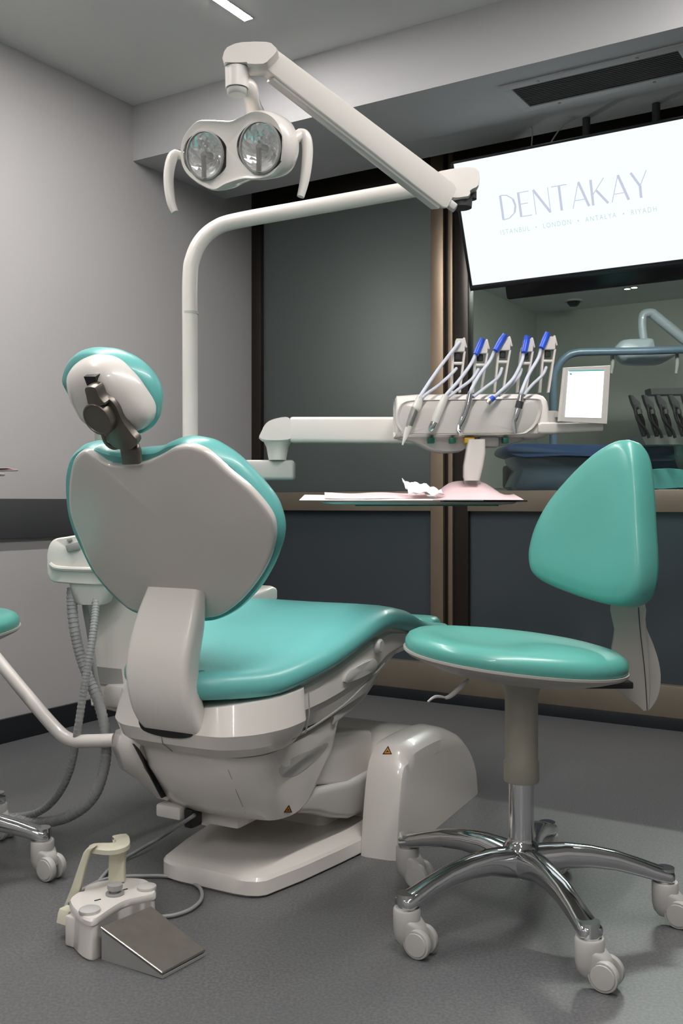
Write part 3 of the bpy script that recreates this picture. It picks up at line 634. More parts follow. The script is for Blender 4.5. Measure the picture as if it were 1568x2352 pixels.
def hose(path, r, name, parent, m='hose', ribs=0):
    o = MB().tube(path, r, 14, 10).build(name, m, parent, 60)
    if ribs:
        P = crom([V(p) for p in path], 200//len(path), False); mb = MB(); acc = 0; last = P[0]
        for i in range(1, len(P)-1):
            acc += (P[i]-last).length; last = P[i]
            if acc > ribs:
                acc = 0; t = (P[i+1]-P[i-1]).normalized()
                mb.cyl(P[i]-t*ribs*.3, P[i]+t*ribs*.3, r*1.09, n=14)
        q = mb.build('hose_ribs', m, o, 60)
    return o
def hd(pts): return [U(x, y, d) for x, y, d in pts]
hose(hd([(165, 1350, 2.53), (166, 1400, 2.52), (172, 1450, 2.51), (186, 1510, 2.50), (204, 1560, 2.49), (228, 1620, 2.48), (243, 1690, 2.47), (240, 1760, 2.46), (215, 1830, 2.46), (165, 1872, 2.50), (100, 1889, 2.58), (30, 1882, 2.64), (-40, 1870, 2.70), (-120, 1850, 2.78)]), .0125, 'suction_hose', ah, ribs=.0085)
hose(hd([(219, 1350, 2.53), (219, 1400, 2.50), (213, 1460, 2.47), (202, 1530, 2.45), (190, 1600, 2.44), (176, 1690, 2.44), (160, 1770, 2.47), (128, 1832, 2.53), (82, 1868, 2.60), (20, 1876, 2.68), (-60, 1870, 2.75)]), .0092, 'saliva_hose', ah, ribs=.007)
hose(hd([(190, 1345, 2.56), (196, 1400, 2.57), (205, 1450, 2.57), (212, 1500, 2.57), (220, 1560, 2.56), (232, 1600, 2.56)]), .0075, 'water_hose', ah)

# ================= instrument delivery unit =================
du = thing('instrument_unit', 'white dental instrument unit with five hose rests on a jointed arm', 'dental unit', U(640, 1300, 2.75))
bar = [(.0, .0)]
MB().box(U(560, 1080, 2.79), (1, 0, 0), (0, 1, 0), UP, (.285, .10, .054), .008, 3).build('base_arm', 'lgrey', du, 40)
MB().box(U(470, 1085, 2.80), (1, 0, 0), (0, 1, 0), UP, (.09, .10, .06), .01).build('pole_clamp', 'white', du)
MB().lathe(U(637, 1052, 2.75), UP, [(.0, -.006), (.024, -.006), (.026, .004), (.031, .03), (.040, .048), (.040, .052), (0, .052)], 32).build('riser', 'white', du, 50)
e0 = [PP(x, y, U(640, 990, 2.75), V((0, -1, 0))) for x, y in ((601, 1013), (604, 990), (616, 972), (638, 963), (662, 961), (672, 975), (672, 1000), (664, 1014))]
MB().pad(e0, V((0, -1, 0)), [(.08, -.045), (0, -.036), (0, .036), (.08, .045), (1, .046)], 4).build('elbow', 'white', du, 40)
MB().loft([rring(p, UP, (0, 1, 0), h, .035, .010, 4) for p, h in ((U(668, 988, 2.74), .0325), (U(672, 988, 2.74), .0345), (U(915, 989, 2.66), .0345), (U(960, 992, 2.64), .033))]).build('carrying_arm', 'white', du, 40)
# instrument head: profile in depth and height swept along the width
HD = 2.47
def hz(py, d): return H-(py-HY)/F*d
def hx(px, d): return (px-CX)/F*d
pf = [(0.0, 1003), (-.012, 996), (-.014, 985), (-.004, 930), (.01, 912), (.03, 903), (.10, 905), (.13, 920), (.135, 985), (.12, 1003)]
def hsec(px, k=1.0, zc=960, ins=0, dy=0):
    return [V((hx(px, HD), HD+dy+ins+a*(1-ins*4), hz(zc+(y-zc)*k, HD))) for a, y in pf]
MB().loft([hsec(914, .72, 975, .02), hsec(909, .86, 972, .006), hsec(912, .95, 975), hsec(930, .97, 985), hsec(960, 1, 990), hsec(1200, 1.01, 990), hsec(1238, 1.01, 985), hsec(1254, .95, 975, .008), hsec(1262, .85, 968, .02), hsec(1264, .7, 962, .03)]).build('instrument_head', 'white', du, 40)
# front lid with its rim
lid = [(908, 962), (914, 938), (926, 924), (960, 919), (1100, 917), (1225, 915), (1244, 924), (1243, 950), (1232, 975), (1216, 990), (1195, 997), (1100, 998), (940, 999), (922, 992), (911, 978)]
lp0 = U(1080, 960, HD-.022); ln0 = V((0, -1, -.06)).normalized()
MB().pad([PP(x, y, lp0, ln0) for x, y in lid], ln0, [(0, -.012), (0, 0), (.012, .0025), (.03, .001), (.05, -.001), (.1, .002), (.5, .004), (1, .004)], 4).build('front_lid', 'shell', du, 40)
MB().pad([PP(x, y, U(1080, 1030, HD+.03), V((0, -1, 0))) for x, y in ((922, 1002), (950, 1012), (985, 1030), (1015, 1038), (1060, 1036), (1080, 1026), (1165, 1020), (1200, 1004))], V((0, -1, 0)), [(.1, -.10), (0, -.08), (0, 0), (.08, .012), (1, .014)], 2).build('lower_fairing', 'lgrey', du, 50)
for x0, x1, m_, nm in ((981, 997, 'green', 'green_tab'), (1031, 1045, 'green', 'green_tab'), (1065, 1088, 'yellow', 'amber_tab'), (1153, 1166, 'green', 'green_tab')):
    MB().box(U((x0+x1)/2, 1012, HD-.0), (1, 0, 0), (0, 1, 0), UP, ((x1-x0)/F*HD, .03, .014), .002).build(nm, m_, du)
MB().box(U(1120, 1016, HD+.02), (1, 0, 0), (0, 1, 0), UP, (.05, .05, .026), .006).build('underside_block', 'grey', du)
# tray post and tray
tpz = hz(1140, 2.44)
MB().loft([rring(U(x, y, 2.46), (1, 0, 0), (0, 1, 0), w, .02, .010) for x, y, w in ((1093, 1010, .021), (1091, 1040, .024), (1086, 1070, .024), (1083, 1095, .021), (1083, 1104, .018))]).build('tray_post', 'white', du, 50)
trc = U(948, 1150, 2.42)
tr = MB()
tr.loft([rring(V((trc.x+.01, 2.44, .8455))+UP*z, (1, -.03, 0), (.03, 1, 0), w, l, .03) for z, w, l in ((0, .20, .095), (.002, .225, .112), (.006, .232, .118), (.0075, .230, .116), (.0035, .222, .108), (.003, .2, .1))])
tr.build('tray', 'steel', du, 40)
MB().box(U(1083, 1127, 2.50), (1, 0, 0), (0, 1, 0), UP, (.04, .04, .056), .004).build('tray_mount', 'lgrey', du)
MB().box(V((trc.x+.03, 2.44, .8445)), (1, 0, 0), (0, 1, 0), UP, (.34, .15, .004), .001).build('tray_mat', 'green', du)['label'] = 'dark green mat under the tray'
# display
dn = V((.10, -1, -.10)).normalized(); dc = U(1343, 905, 2.42)
dpx = [(1298, 844), (1402, 839), (1394, 974), (1285, 968)]
dq = [PP(x, y, dc, dn) for x, y in dpx]
tb_ = MB().pad(dq, dn, [(.03, -.022), (0, -.019), (0, -.002), (.012, 0), (1, 0)], 1).build('control_tablet', 'white', du, 30)
sq_ = [PP(x, y, dc+dn*.0004, dn) for x, y in ((1305, 852), (1387, 850), (1380, 960), (1297, 958))]
MB().pad(sq_, dn, [(0, -.001), (0, .0006), (1, .0006)], 1).build('tablet_screen', 'disp', tb_, smooth=False)
def dqd(pts, nm, m_): MB().add([PP(x, y, dc+dn*.0018, dn) for x, y in pts], [(0, 1, 2, 3)]).build(nm, m_, tb_, smooth=False)
dqd(((1306, 850.5), (1387, 849), (1387, 852), (1306, 853.5)), 'screen_bar', 'dispbar')
dqd(((1308, 857), (1313, 857), (1313, 861), (1308, 861)), 'screen_icon', 'dispbar')
dqd(((1352, 872), (1384, 871), (1384, 875), (1352, 876)), 'screen_line', 'dispgrey'); dqd(((1325, 884), (1333, 884), (1332, 891), (1324, 891)), 'screen_line', 'dispgrey'); dqd(((1355, 886), (1365, 886), (1364, 896), (1354, 896)), 'screen_line', 'dispgrey')
MB().loft([rring(U(x, y, 2.47), UP, (0, 1, 0), h, .02, .006) for x, y, h in ((1232, 985, .012), (1240, 984, .0145), (1270, 984, .0145), (1275, 984, .013), (1378, 981, .012), (1380, 981, .010))]).build('tablet_arm', 'white', du, 40)
MB().cyl(U(1262, 972, 2.5), U(1262, 945, 2.5), .020).cyl(U(1290, 960, 2.5), U(1290, 948, 2.5), .03).build('tablet_pivot', 'lgrey', du)

# five hose rests standing on the head
FR = [(1054, 778, 1046, 3), (1106, 782, 1095, 3), (1158, 775, 1145, 3), (1210, 778, 1197, 3), (1261, 773, 1249, 3)]
for tx, ty, bxp, _ in FR:
    D2 = HD+.07; f = MB()
    tl, trr = U(tx-14, ty+30, D2), U(tx+12, ty+30, D2); bl, brr = U(bxp-10, 902, D2), U(bxp+9, 902, D2)
    for a, b in ((tl, bl), (trr, brr)):
        t_ = (b-a).normalized(); f.loft([rring(p, (1, 0, 0), (0, 1, 0), .0028, .008, .0012, 2) for p in (a, b)])
    f.box(U(tx-1, ty+26, D2), (1, 0, 0), (0, 1, 0), UP, (.030, .018, .012), .002)
    f.box(U(tx-3.5, ty+57, D2), (1, 0, 0), (0, 1, 0), UP, (.026, .016, .007), .002)
    f.loft([rring(U(tx+x, y, D2), (1, 0, 0), (0, 1, 0), w, .010, .002, 3) for x, y, w in ((-1, ty+30, .014), (1, ty+16, .013), (2, ty+4, .0115), (2, ty+1, .010))])
    f.box(U(tx+13, ty+10, D2), (1, 0, .25), (0, 1, 0), (-.25, 0, 1), (.005, .018, .026), .002)
    f.build('hose_rest', 'white', du, 40)
    MB().box(U(tx-4, ty+40, D2+.002), (1, 0, 0), (0, 1, 0), UP, (.016, .010, .018), .003).build('rest_catch', 'dark', du)

# instruments lying in the head, each with its hoses
def instr(name, label, cat, main, parts, low, boot=None, hr_=.0045):
    ps = [U(*p) for p in main]
    t_ = thing(name, label, cat, ps[-1], None)
    hs_ = MB().tube(ps, hr_, 10, 8).build('hose', 'hose2', t_, 60)
    if low: MB().tube([U(*p) for p in low], hr_*.9, 10, 8).build('return_hose', 'hose2', t_, 60)
    if boot: MB().tube([U(*p) for p in boot], [.0075, .0085, .0075], 12, 6).build('hose_boot', 'blue', t_, 60)
    for nm, m_, pts_, rr in parts: MB().tube([U(*p) for p in pts_], rr, 16, 5).build(nm, m_, t_, 50)
a, b = HD+.055, HD-.045
instr('air_water_syringe', 'syringe with steel grip and white tip, leftmost in the instrument unit', 'dental instrument',
      [(1056, 786, a), (1042, 802, a-.01), (1005, 850, a-.05), (968, 905, b), (960, 920, b)],
      [('collar', 'white', [(966, 908, b), (957, 934, b), (953, 940, b)], [.007, .0115, .011]), ('grip', 'steel', [(954, 938, b), (946, 960, b), (938, 982, b)], [.0105, .010, .008]), ('nozzle', 'white', [(940, 978, b), (933, 996, b), (928, 1010, b-.003), (924, 1022, b-.004)], [.0085, .007, .004, .002])],
      [(1048, 846, a), (1035, 860, a-.02), (1008, 884, a-.06), (975, 908, b), (964, 925, b)])
instr('turbine_handpiece', 'white handpiece with a short chrome end, second from the left in the instrument unit', 'dental instrument',
      [(1094, 808, a), (1080, 838, a-.03), (1052, 876, a-.07), (1026, 905, b), (1018, 920, b)],
      [('grip', 'white', [(1024, 908, b), (1008, 944, b), (998, 970, b)], [.008, .0105, .0095]), ('tip', 'chrome', [(998, 968, b), (991, 982, b), (987, 990, b)], [.0085, .0085, .005])],
      [(1098, 848, a), (1082, 872, a-.03), (1050, 896, a-.07), (1026, 915, b)], [(1108, 778, a), (1102, 792, a), (1092, 815, a-.01)])
instr('contra_angle_handpiece', 'slim chrome handpiece with bent head, third from the left in the instrument unit', 'dental instrument',
      [(1137, 800, a), (1125, 828, a-.02), (1100, 862, a-.06), (1082, 895, b), (1080, 906, b)],
      [('grip', 'chrome', [(1080, 900, b), (1074, 930, b), (1062, 962, b), (1054, 980, b)], [.006, .0085, .0075, .0055]), ('head', 'chrome', [(1054, 978, b), (1053, 990, b-.004), (1058, 997, b-.010)], [.0055, .006, .006])],
      [(1152, 846, a), (1142, 868, a-.03), (1112, 892, a-.07), (1086, 912, b)], [(1160, 769, a), (1150, 784, a), (1137, 806, a-.01)])
instr('hose_connector', 'empty hose end with a blue ring, fourth from the left in the instrument unit', 'dental instrument',
      [(1203, 806, a), (1197, 832, a-.02), (1178, 870, a-.06), (1146, 902, b), (1132, 915, b)],
      [('blue_ring', 'blue', [(1134, 912, b), (1126, 919, b)], [.0068, .0072]), ('metal_end', 'steel', [(1127, 918, b), (1120, 926, b)], [.0072, .0066])],
      [(1197, 848, a), (1190, 866, a-.03), (1165, 892, a-.06), (1146, 908, b)], [(1211, 771, a), (1208, 786, a), (1203, 810, a-.01)])
instr('scaler_handpiece', 'dark-banded chrome handpiece, rightmost in the instrument unit', 'dental instrument',
      [(1243, 794, a), (1236, 822, a-.02), (1214, 860, a-.06), (1198, 898, b), (1197, 908, b)],
      [('grip', 'chrome', [(1197, 904, b), (1192, 930, b), (1185, 955, b), (1180, 968, b)], [.006, .0085, .008, .006]), ('head', 'chrome', [(1180, 966, b), (1182, 985, b-.003), (1183, 996, b-.004)], [.006, .0045, .004]), ('collar', 'dark', [(1194, 922, b), (1190, 938, b)], [.0090, .0092])],
      [(1254, 844, a), (1245, 862, a-.03), (1222, 884, a-.06), (1202, 908, b)], [(1258, 764, a), (1252, 778, a), (1243, 800, a-.01)])

# papers on the tray
def sheet(name, label, px, z0, m_, cat='paper', lift=(), th=.0012):
    pts = [ZP2(x, y, z0) for x, y in px]
def flat(name, label, cat, c, x, y, size, m_, bend, nx=10, ny=6, th=.0012):
    x, y = V(x).normalized(), V(y).normalized(); g = MB(); rows = []
    o = thing(name, label, cat, c)
    for sgn in (0, 1):
        vs = []
        for j in range(ny+1):
            for i in range(nx+1):
                a, b = i/nx-.5, j/ny-.5
                vs.append(V(c)+x*a*size[0]+y*b*size[1]+UP*(bend(a, b)+sgn*th))
        g.add(vs, [(j*(nx+1)+i, j*(nx+1)+i+1, (j+1)*(nx+1)+i+1, (j+1)*(nx+1)+i) for j in range(ny) for i in range(nx)])
    n = (nx+1)*(ny+1); rim = [i for i in range(nx)]+[nx+j*(nx+1) for j in range(ny)]+[ny*(nx+1)+i for i in range(nx, 0, -1)]+[j*(nx+1) for j in range(ny, 0, -1)]
    for k in range(len(rim)): p, q = rim[k], rim[(k+1) % len(rim)]; g.f.append((p, q, n+q, n+p))
    g.build('sheet', m_, o, 50); return o
cxm = trc.x
def slope(z0, z1, amp=0, f=6, ph=0): return lambda a, b: z0+(z1-z0)*(b+.5)+amp*math.sin(a*f+ph)*(.3+.7*(b+.5))
flat('tray_cover_sheet', 'flat white paper liner covering the hanging instrument tray', 'paper', (cxm-.055, 2.42, .8545), (1, -.03, 0), (.03, 1, 0), (.43, .19), 'paperw', slope(.0008, .014, .001, 9), 14, 8)
flat('pink_paper_bib', 'folded pink paper bib lying under the tray post', 'paper', (cxm+.150, 2.415, .8555), (1, -.06, 0), (.06, 1, 0), (.21, .20), 'paper',
     lambda a, b: .001+.048*(b+.5)**1.1*math.exp(-((a+.06)/.36)**4)+.016*(b+.5)*(a > .2)*(a-.2)*3, 18, 10)
flat('pink_paper_napkin', 'thin pink paper napkin on the left part of the hanging tray', 'paper', (cxm-.09, 2.43, .8585), (1, .02, 0), (-.02, 1, 0), (.25, .14), 'paper', slope(.001, .0155, .0015, 11, 1), 14, 6)
flat('crumpled_wrapper', 'crumpled white paper wrapper in the middle of the hanging tray', 'wrapper', (cxm+.022, 2.40, .862), (1, .1, 0), (-.1, 1, 0), (.085, .10), 'paperw', lambda a, b: .010+.024*(b+.5)*(1.0-a*.9)+.003*math.sin(a*17+b*9)+.003*math.cos(b*15-a*8), 14, 12)
flat('black_folder', 'thin black folder edge sticking out at the right of the hanging tray', 'folder', (cxm+.175, 2.46, .8525), (1, -.05, 0), (.05, 1, 0), (.20, .15), 'black', lambda a, b: .0, 2, 2, .004)
# ================= stool =================
SB = V((.368, 2.035, 0))
def make_stool(label):
    st = thing('dental_stool', label, 'stool', SB)
    # seat
    sc_ = V((.347, 2.0, .534)); tx = V((1, 0, -.105)).normalized(); ty = V((0, 1, .012)).normalized(); tz = tx.cross(ty)
    def ell(k, h, sag=False, n=64):
        out = []
        for i in range(n):
            t = 2*PI*i/n; ca, sa = math.cos(t), math.sin(t)
            ex = math.copysign(abs(ca)**.93, ca); ey = math.copysign(abs(sa)**.93, sa)
            hh = h
            if sag: hh = h-.012*math.exp(-((ex*k+.35)/.35)**2-((ey*k)/.5)**2)+.006*math.exp(-((ex*k-.3)/.35)**2-((ey*k+.45)/.35)**2)
            out.append(sc_+tx*(.221*k*ex)+ty*(.198*k*ey)+tz*hh)
        return out
    MB().loft([ell(.94, -.004), ell(.985, .0), ell(1.0, .010), ell(1.0, .020), ell(.975, .030), ell(.92, .037), ell(.82, .041, True), ell(.68, .043, True), ell(.5, .043, True), ell(.3, .042, True), ell(.12, .041, True)]).build('seat_cushion', 'vinyl2', st, 60)
    MB().loft([ell(.5, -.032), ell(.68, -.028), ell(.86, -.016), ell(.98, -.006), ell(1.012, .0), ell(1.012, .0045), ell(.98, .0048)]).build('seat_pan', 'stoolgrey', st, 40)
    cx_, cy_ = SB.x, SB.y
    MB().lathe((cx_, cy_, 0), UP, [(.02, .28), (.0345, .281), (.036, .284), (.036, .32), (.0335, .325), (.0335, .46), (.037, .468), (.046, .488), (.07, .515), (.06, .52)], 40).build('column_sleeve', 'stoolbeige', st, 40)
    MB().lathe((cx_, cy_, 0), UP, [(.0255, .12), (.0255, .29)], 36).build('gas_column', 'chrome', st, 40)
    MB().lathe((cx_, cy_, 0), UP, [(.0, .085), (.018, .085), (.02, .10), (.034, .112), (.040, .13), (.038, .148), (.030, .157), (.0255, .163), (.0255, .17)], 40).build('base_hub', 'chrome', st, 50)
    R = .288
    for k in range(5):
        an = math.radians(-76+72*k); d = V((math.cos(an), math.sin(an), 0)); q = V((-d.y, d.x, 0))
        prf = [(.015, .150, .024, .028), (.05, .154, .022, .026), (.09, .156, .0185, .022), (.14, .152, .0165, .019), (.19, .143, .0155, .017), (.235, .129, .0155, .0155), (.27, .117, .0175, .014), (.295, .109, .0190, .012), (.304, .105, .014, .008)]
        rr_ = []
        for rho, z, w, h in prf:
            h *= 1.12
            c = V((cx_, cy_, 0))+d*rho; ring = []
            for j in range(24):
                t = 2*PI*j/24; x_ = math.cos(t); z_ = math.sin(t)
                ring.append(c+q*(w*1.2*math.copysign(abs(x_)**.7, x_))+UP*(z-h+h*(math.copysign(abs(z_)**.8, z_) if z_ > 0 else math.copysign(abs(z_)**.6, z_))))
            rr_.append(ring)
        lg_ = MB().loft(rr_)
        tip = V((cx_, cy_, 0))+d*R
        lg_.cyl(tip+UP*.112, tip+UP*.082, .0185, .0185); lg_.build('leg', 'chrome', st, 60)
        loc = tip-SB
        cs_ = MB(); tt = V((.84, -.54, 0)); ax = V((.54, .84, 0))
        cs_.lathe(tip, UP, [(.0, .014), (.014, .016), (.022, .026), (.0255, .040), (.0262, .055), (.0262, .081), (.0245, .084), (.0, .084)], 28)
        cs_.loft([rring(tip+tt*x_+UP*z, ax, UP, w, h, .008, 4) for x_, z, w, h in ((0, .050, .0235, .022), (.018, .047, .023, .021), (.034, .044, .014, .015), (.042, .040, .010, .008))])
        co = cs_.build('caster', 'lgrey', st, 40, loc=loc)
        for sg in (-1, 1):
            wc = tip+tt*.030+UP*.0275+ax*(.0165*sg)
            wh = MB().lathe(wc-ax*sg*.008, ax*sg, [(.0, 0), (.0268, 0), (.0275, .003), (.0275, .010), (.026, .013), (.0235, .0135), (.0230, .0125), (.021, .015), (.0, .0165)], 32).build('wheel', 'lgrey', co, 30)
    # backrest
    bn_ = V((-.80, -.56, .17)).normalized(); b0 = V((.505, 2.10, .80))
    fx = [(1428, 1006), (1395, 1016), (1350, 1046), (1300, 1095), (1255, 1150), (1225, 1205), (1210, 1255), (1208, 1290), (1216, 1315), (1240, 1336), (1290, 1358), (1350, 1378), (1400, 1389), (1435, 1388), (1462, 1368), (1474, 1330), (1476, 1270), (1472, 1200), (1468, 1120), (1460, 1050), (1446, 1016)]
    fo_ = [PP(x, y, b0, bn_) for x, y in fx]; cn = PP(1370, 1230, b0, bn_)
    MB().pad(fo_, bn_, [(.25, -.058), (.08, -.058), (.02, -.052), (.0, -.042), (.0, -.018), (.015, -.006), (.05, .002), (.12, .007), (.3, .010), (.6, .009), (1, .008)], 5, cn).build('backrest_cushion', 'vinyl2', st, 60)
    MB().pad([p-bn_*.052 for p in fo_], bn_, [(.4, -.012), (.16, -.009), (.09, 0), (.09, .004), (.5, .004)], 5, cn-bn_*.052).build('backrest_shell', 'stoolgrey', st, 50)
    # bracket
    bq = V((-.25, -1, 0)).normalized(); c0 = U(1450, 1480, 2.135)
    o1 = [(1402, 1372), (1478, 1372), (1481, 1440), (1490, 1520), (1490, 1632), (1465, 1622), (1432, 1598), (1408, 1580), (1385, 1570), (1385, 1548), (1415, 1545), (1415, 1515), (1404, 1495), (1411, 1450)]
    MB().pad([PP(x, y, c0, bq) for x, y in o1], bq, [(.02, -.05), (0, -.046), (0, -.004), (.02, 0), (1, 0)], 2).build('bracket_upright', 'stoolgrey', st, 40)
    o2 = [(1470, 1385), (1478, 1385), (1484, 1440), (1500, 1480), (1514, 1525), (1518, 1565), (1512, 1600), (1500, 1624), (1486, 1632), (1478, 1560)]
    MB().pad([PP(x, y, c0, bq) for x, y in o2], bq, [(.02, -.066), (0, -.056), (0, -.014), (.02, -.010), (1, -.010)], 3).build('bracket_cover', 'stoolgrey', st, 40)
    MB().tube([PP(x, y, c0+bq*.0008, bq) for x, y in ((1466, 1395), (1470, 1450), (1480, 1540), (1486, 1630))], .0010, 6).build('bracket_seam', 'dark', st)
    MB().box(U(1392, 1570, 2.08), (1, 0, 0), (0, 1, 0), UP, (.10, .05, .014), .003).build('bracket_mount', 'black', st)
    MB().tube([U(1075, 1562, 1.93), U(1058, 1578, 1.91), U(1035, 1598, 1.895), U(1022, 1603, 1.89)], [.0035, .0048, .0045, .003], 10).build('height_lever', 'lgrey', st)
    MB().tube([U(1022, 1602, 1.89), U(1000, 1600, 1.885), U(982, 1612, 1.88)], [.002, .003, .002], 8).build('lever_tip', 'lgrey', st)
    return st
stool = make_stool('teal stool with triangular backrest on a chrome five-star base, standing at the right')
def copy_tree(o, parent=None):
    c = o.copy(); COL.objects.link(c); c.parent = parent
    for k_ in list(o.children): copy_tree(k_, c)
    return c
s2 = copy_tree(stool); s2.location = (-.968, 2.262, 0); s2.rotation_euler = (0, 0, math.radians(220))
s2['label'] = 'teal stool mostly cut off by the left edge, with chrome leg and caster showing'
for k_ in s2.children:
    if k_.name.startswith('caster'): k_.rotation_euler.z = -math.radians(220)
for o in (stool, s2): o['group'] = 'stools beside the dental chair'

# ================= foot control =================
fp = V((.85, -.52, 0)).normalized(); fq = V((.52, .85, 0)).normalized()
fc = thing('foot_control', 'beige foot control with a steel pedal, three knobs and a carrying handle on the floor', 'foot control', ZP(230, 2160, 0))
topo = [(159, 2068), (176, 2094), (199, 2110), (219, 2110), (252, 2088), (288, 2068), (330, 2058), (357, 2050), (352, 2032), (335, 2020), (314, 2016), (282, 2016), (250, 2020), (220, 2026), (196, 2036), (192, 2046), (178, 2050)]
zf = .078
tp_ = [ZP(x, y, zf) for x, y in topo]; cen = sum(tp_, V())/len(tp_)
def fring(k, z): return [V((cen.x+(p.x-cen.x)*k, cen.y+(p.y-cen.y)*k, z)) for p in crom(tp_, 4)]
MB().loft([fring(.97, 0), fring(1.0, .004), fring(.97, .064), fring(1.0, .066), fring(1.0, .074), fring(.97, .078), fring(.1, .078)]).build('body', 'white', fc, 35)
ft = ZP(202, 2190, 0); ftq = V((ft.x, ft.y+.03, 0))
MB().lathe(V((ftq.x, ftq.y, 0)), UP, [(.0, .0), (.030, 0), (.032, .004), (.030, .066), (.0, .066)], 30).build('front_foot', 'white', fc)
for (x, y), r_, h_, nm in (((206, 2092), .0205, .008, 'round_button'), ((337, 2039), .0195, .008, 'round_button'), ((264, 2052), .0155, .020, 'joystick_knob')):
    p = ZP(x, y+2, zf)
    MB().lathe(p, UP, [(r_*.95, -.002), (r_, .002), (r_*.96, h_*.7), (r_*.7, h_), (.0, h_*1.08)] if h_ < .01 else [(.018, -.001), (.018, .004), (.009, .005), (.009, .009), (r_*.9, .010), (r_, .014), (r_*.93, .020), (0, .023)], 28).build(nm, 'lgrey' if h_ < .01 else 'grey', fc, 40)
for x, y in ((224, 2067), (286, 2043)):
    p = ZP(x, y, zf+.0006); MB().box(p, (.8, .6, 0), (-.6, .8, 0), UP, (.013, .003, .0008), 0).build('printed_mark', 'black', fc)
# pedal wedge
pa, pb = V((-.4465, 1.851, .060)), V((-.373, 1.946, .060)); pc_, pd_ = ZP(471, 2182, .012), ZP(373, 2234, .012)
und = lambda p, z: V((p.x, p.y, z))
MB().loft([[und(pa, .0), und(pb, .0), und(pc_, .001), und(pd_, .001)], [pa-UP*.006, pb-UP*.006, pc_-UP*.006, pd_-UP*.006]]).build('pedal_base', 'grey', fc, 20)
MB().loft([[pa-UP*.003, pb-UP*.003, pc_-UP*.003, pd_-UP*.003], [pa, pb, pc_, pd_], [pa+UP*.001+fp*.001, pb+UP*.001+fp*.001, pc_+UP*.001-fp*.001-fq*.001, pd_+UP*.001-fp*.001+fq*.001]]).build('pedal_plate', 'pedal', fc, 20)
MB().tube([pa-fq*.001, pd_-fq*.001, pc_, pc_], .0014, 6, 1).build('pedal_edge', 'steel', fc)
# carrying handle
d_ = 1.99
hp_ = [U(168, 2064, d_), U(178, 2030, d_), U(190, 1990, d_), U(203, 1952, d_), U(212, 1944, d_)]
MB().loft([rring(p, (1, 0, .3), (0, 1, 0), w, .012, .003, 3) for p, w in zip(hp_, (.0125, .0095, .008, .0075, .008))]).build('handle_leg', 'beige', fc, 30)
MB().loft([rring(U(x, y, d_+.035), (1, 0, 0), (0, 1, 0), w, .010, .003, 3) for x, y, w in ((269, 2022, .0165), (269, 1990, .0160), (271, 1950, .0165))]).build('handle_leg', 'beige', fc, 30)
zb_ = H-(1948-HY)/F*d_
hb_ = [ZP(x, y, zb_) for x, y in ((203, 1946), (214, 1937), (240, 1936), (262, 1936), (266, 1928), (258, 1922), (262, 1918), (290, 1914), (298, 1926), (297, 1938), (285, 1946), (262, 1952), (235, 1952))]
MB().pad(hb_, UP, [(.0, -.010), (0, -.001), (.03, 0), (1, 0)], 2).build('handle_bar', 'beige', fc, 40)
MB().loft([rring(U(157, 2100, 1.955)+UP*z, fq, fp, w, .014, .004) for z, w in ((.012, .012), (.006, .016), (-.012, .020))]).build('lower_hook', 'beige', fc)
MB().box(ZP(165, 2150, .03)+V((-.0, .03, 0)), fq, fp, UP, (.03, .03, .058), .004).build('rear_block', 'white', fc)
cz = .006
c1 = [U(446, 1872, 2.22), U(432, 1882, 2.20)]+[ZP(x, y, z) for x, y, z in ((368, 1924, .03), (315, 1955, .012), (268, 1982, cz), (240, 2008, cz), (222, 2032, cz), (215, 2040, .03))]
MB().tube(c1, .0042, 10, 8).build('cable', 'hose', fc, 60)
c2 = [ZP(x, y, cz) for x, y in ((345, 2112), (368, 2106), (400, 2102), (435, 2090), (458, 2072), (464, 2055), (455, 2036), (420, 2018), (373, 2012), (330, 2012), (287, 2013), (240, 2020), (196, 2040), (165, 2062), (152, 2080), (156, 2100), (175, 2112))]
MB().tube(c2, .0042, 10, 6).build('cable', 'hose', fc, 60)

# stickers on the chair: flank of the lower housing and rear face of the hump
pS = PP(664, 1863, C(.06, .160, .18), (CR-CA*.25-UP*.3).normalized())
# ================= next room, seen through the glass =================
fl = thing('dental_lamp', 'second dental lamp on a slate-blue pole in the room behind the glass', 'dental lamp', U(1272, 1000, 6.6))
dF = 6.6
MB().tube([U(1270, 1140, dF), U(1270, 1000, dF), U(1270, 880, dF), U(1276, 850, dF), U(1292, 826, dF), U(1318, 811, dF), U(1370, 808, dF), U(1480, 806, dF), U(1600, 802, dF), U(1660, 800, dF)], .026, 14, 6).build('pole', 'bluearm', fl, 60)
hd_ = [PP(x, y, U(1480, 805, dF+.12), V((0, -1, 0))) for x, y in ((1412, 802), (1420, 788), (1434, 779), (1470, 777), (1500, 777), (1508, 800), (1545, 805), (1556, 812), (1530, 830), (1510, 836), (1450, 836), (1428, 828))]
MB().pad(hd_, V((0, -1, 0)), [(.2, -.12), (.03, -.10), (0, -.03), (.04, 0), (.2, .02), (1, .03)], 3).build('lamp_head', 'farlamp', fl, 60)
MB().tube([U(1478, 785, dF+.2), U(1474, 750, dF+.2), U(1476, 725, dF+.2), U(1490, 718, dF+.2), U(1502, 720, dF+.2)], .03, 12, 5).tube([U(1498, 720, dF+.2), U(1620, 820, dF+.2)], .036, 12, 1).build('arm', 'farlamp', fl, 60)
for x, y0, y1 in ((1405, 810, 858), (1554, 812, 858)):
    MB().tube([U(x, y0, dF+.05), U(x+1, (y0+y1)/2, dF+.05), U(x-2, y1, dF+.05)], [.012, .014, .010], 10).build('handle', 'grey', fl, 60)

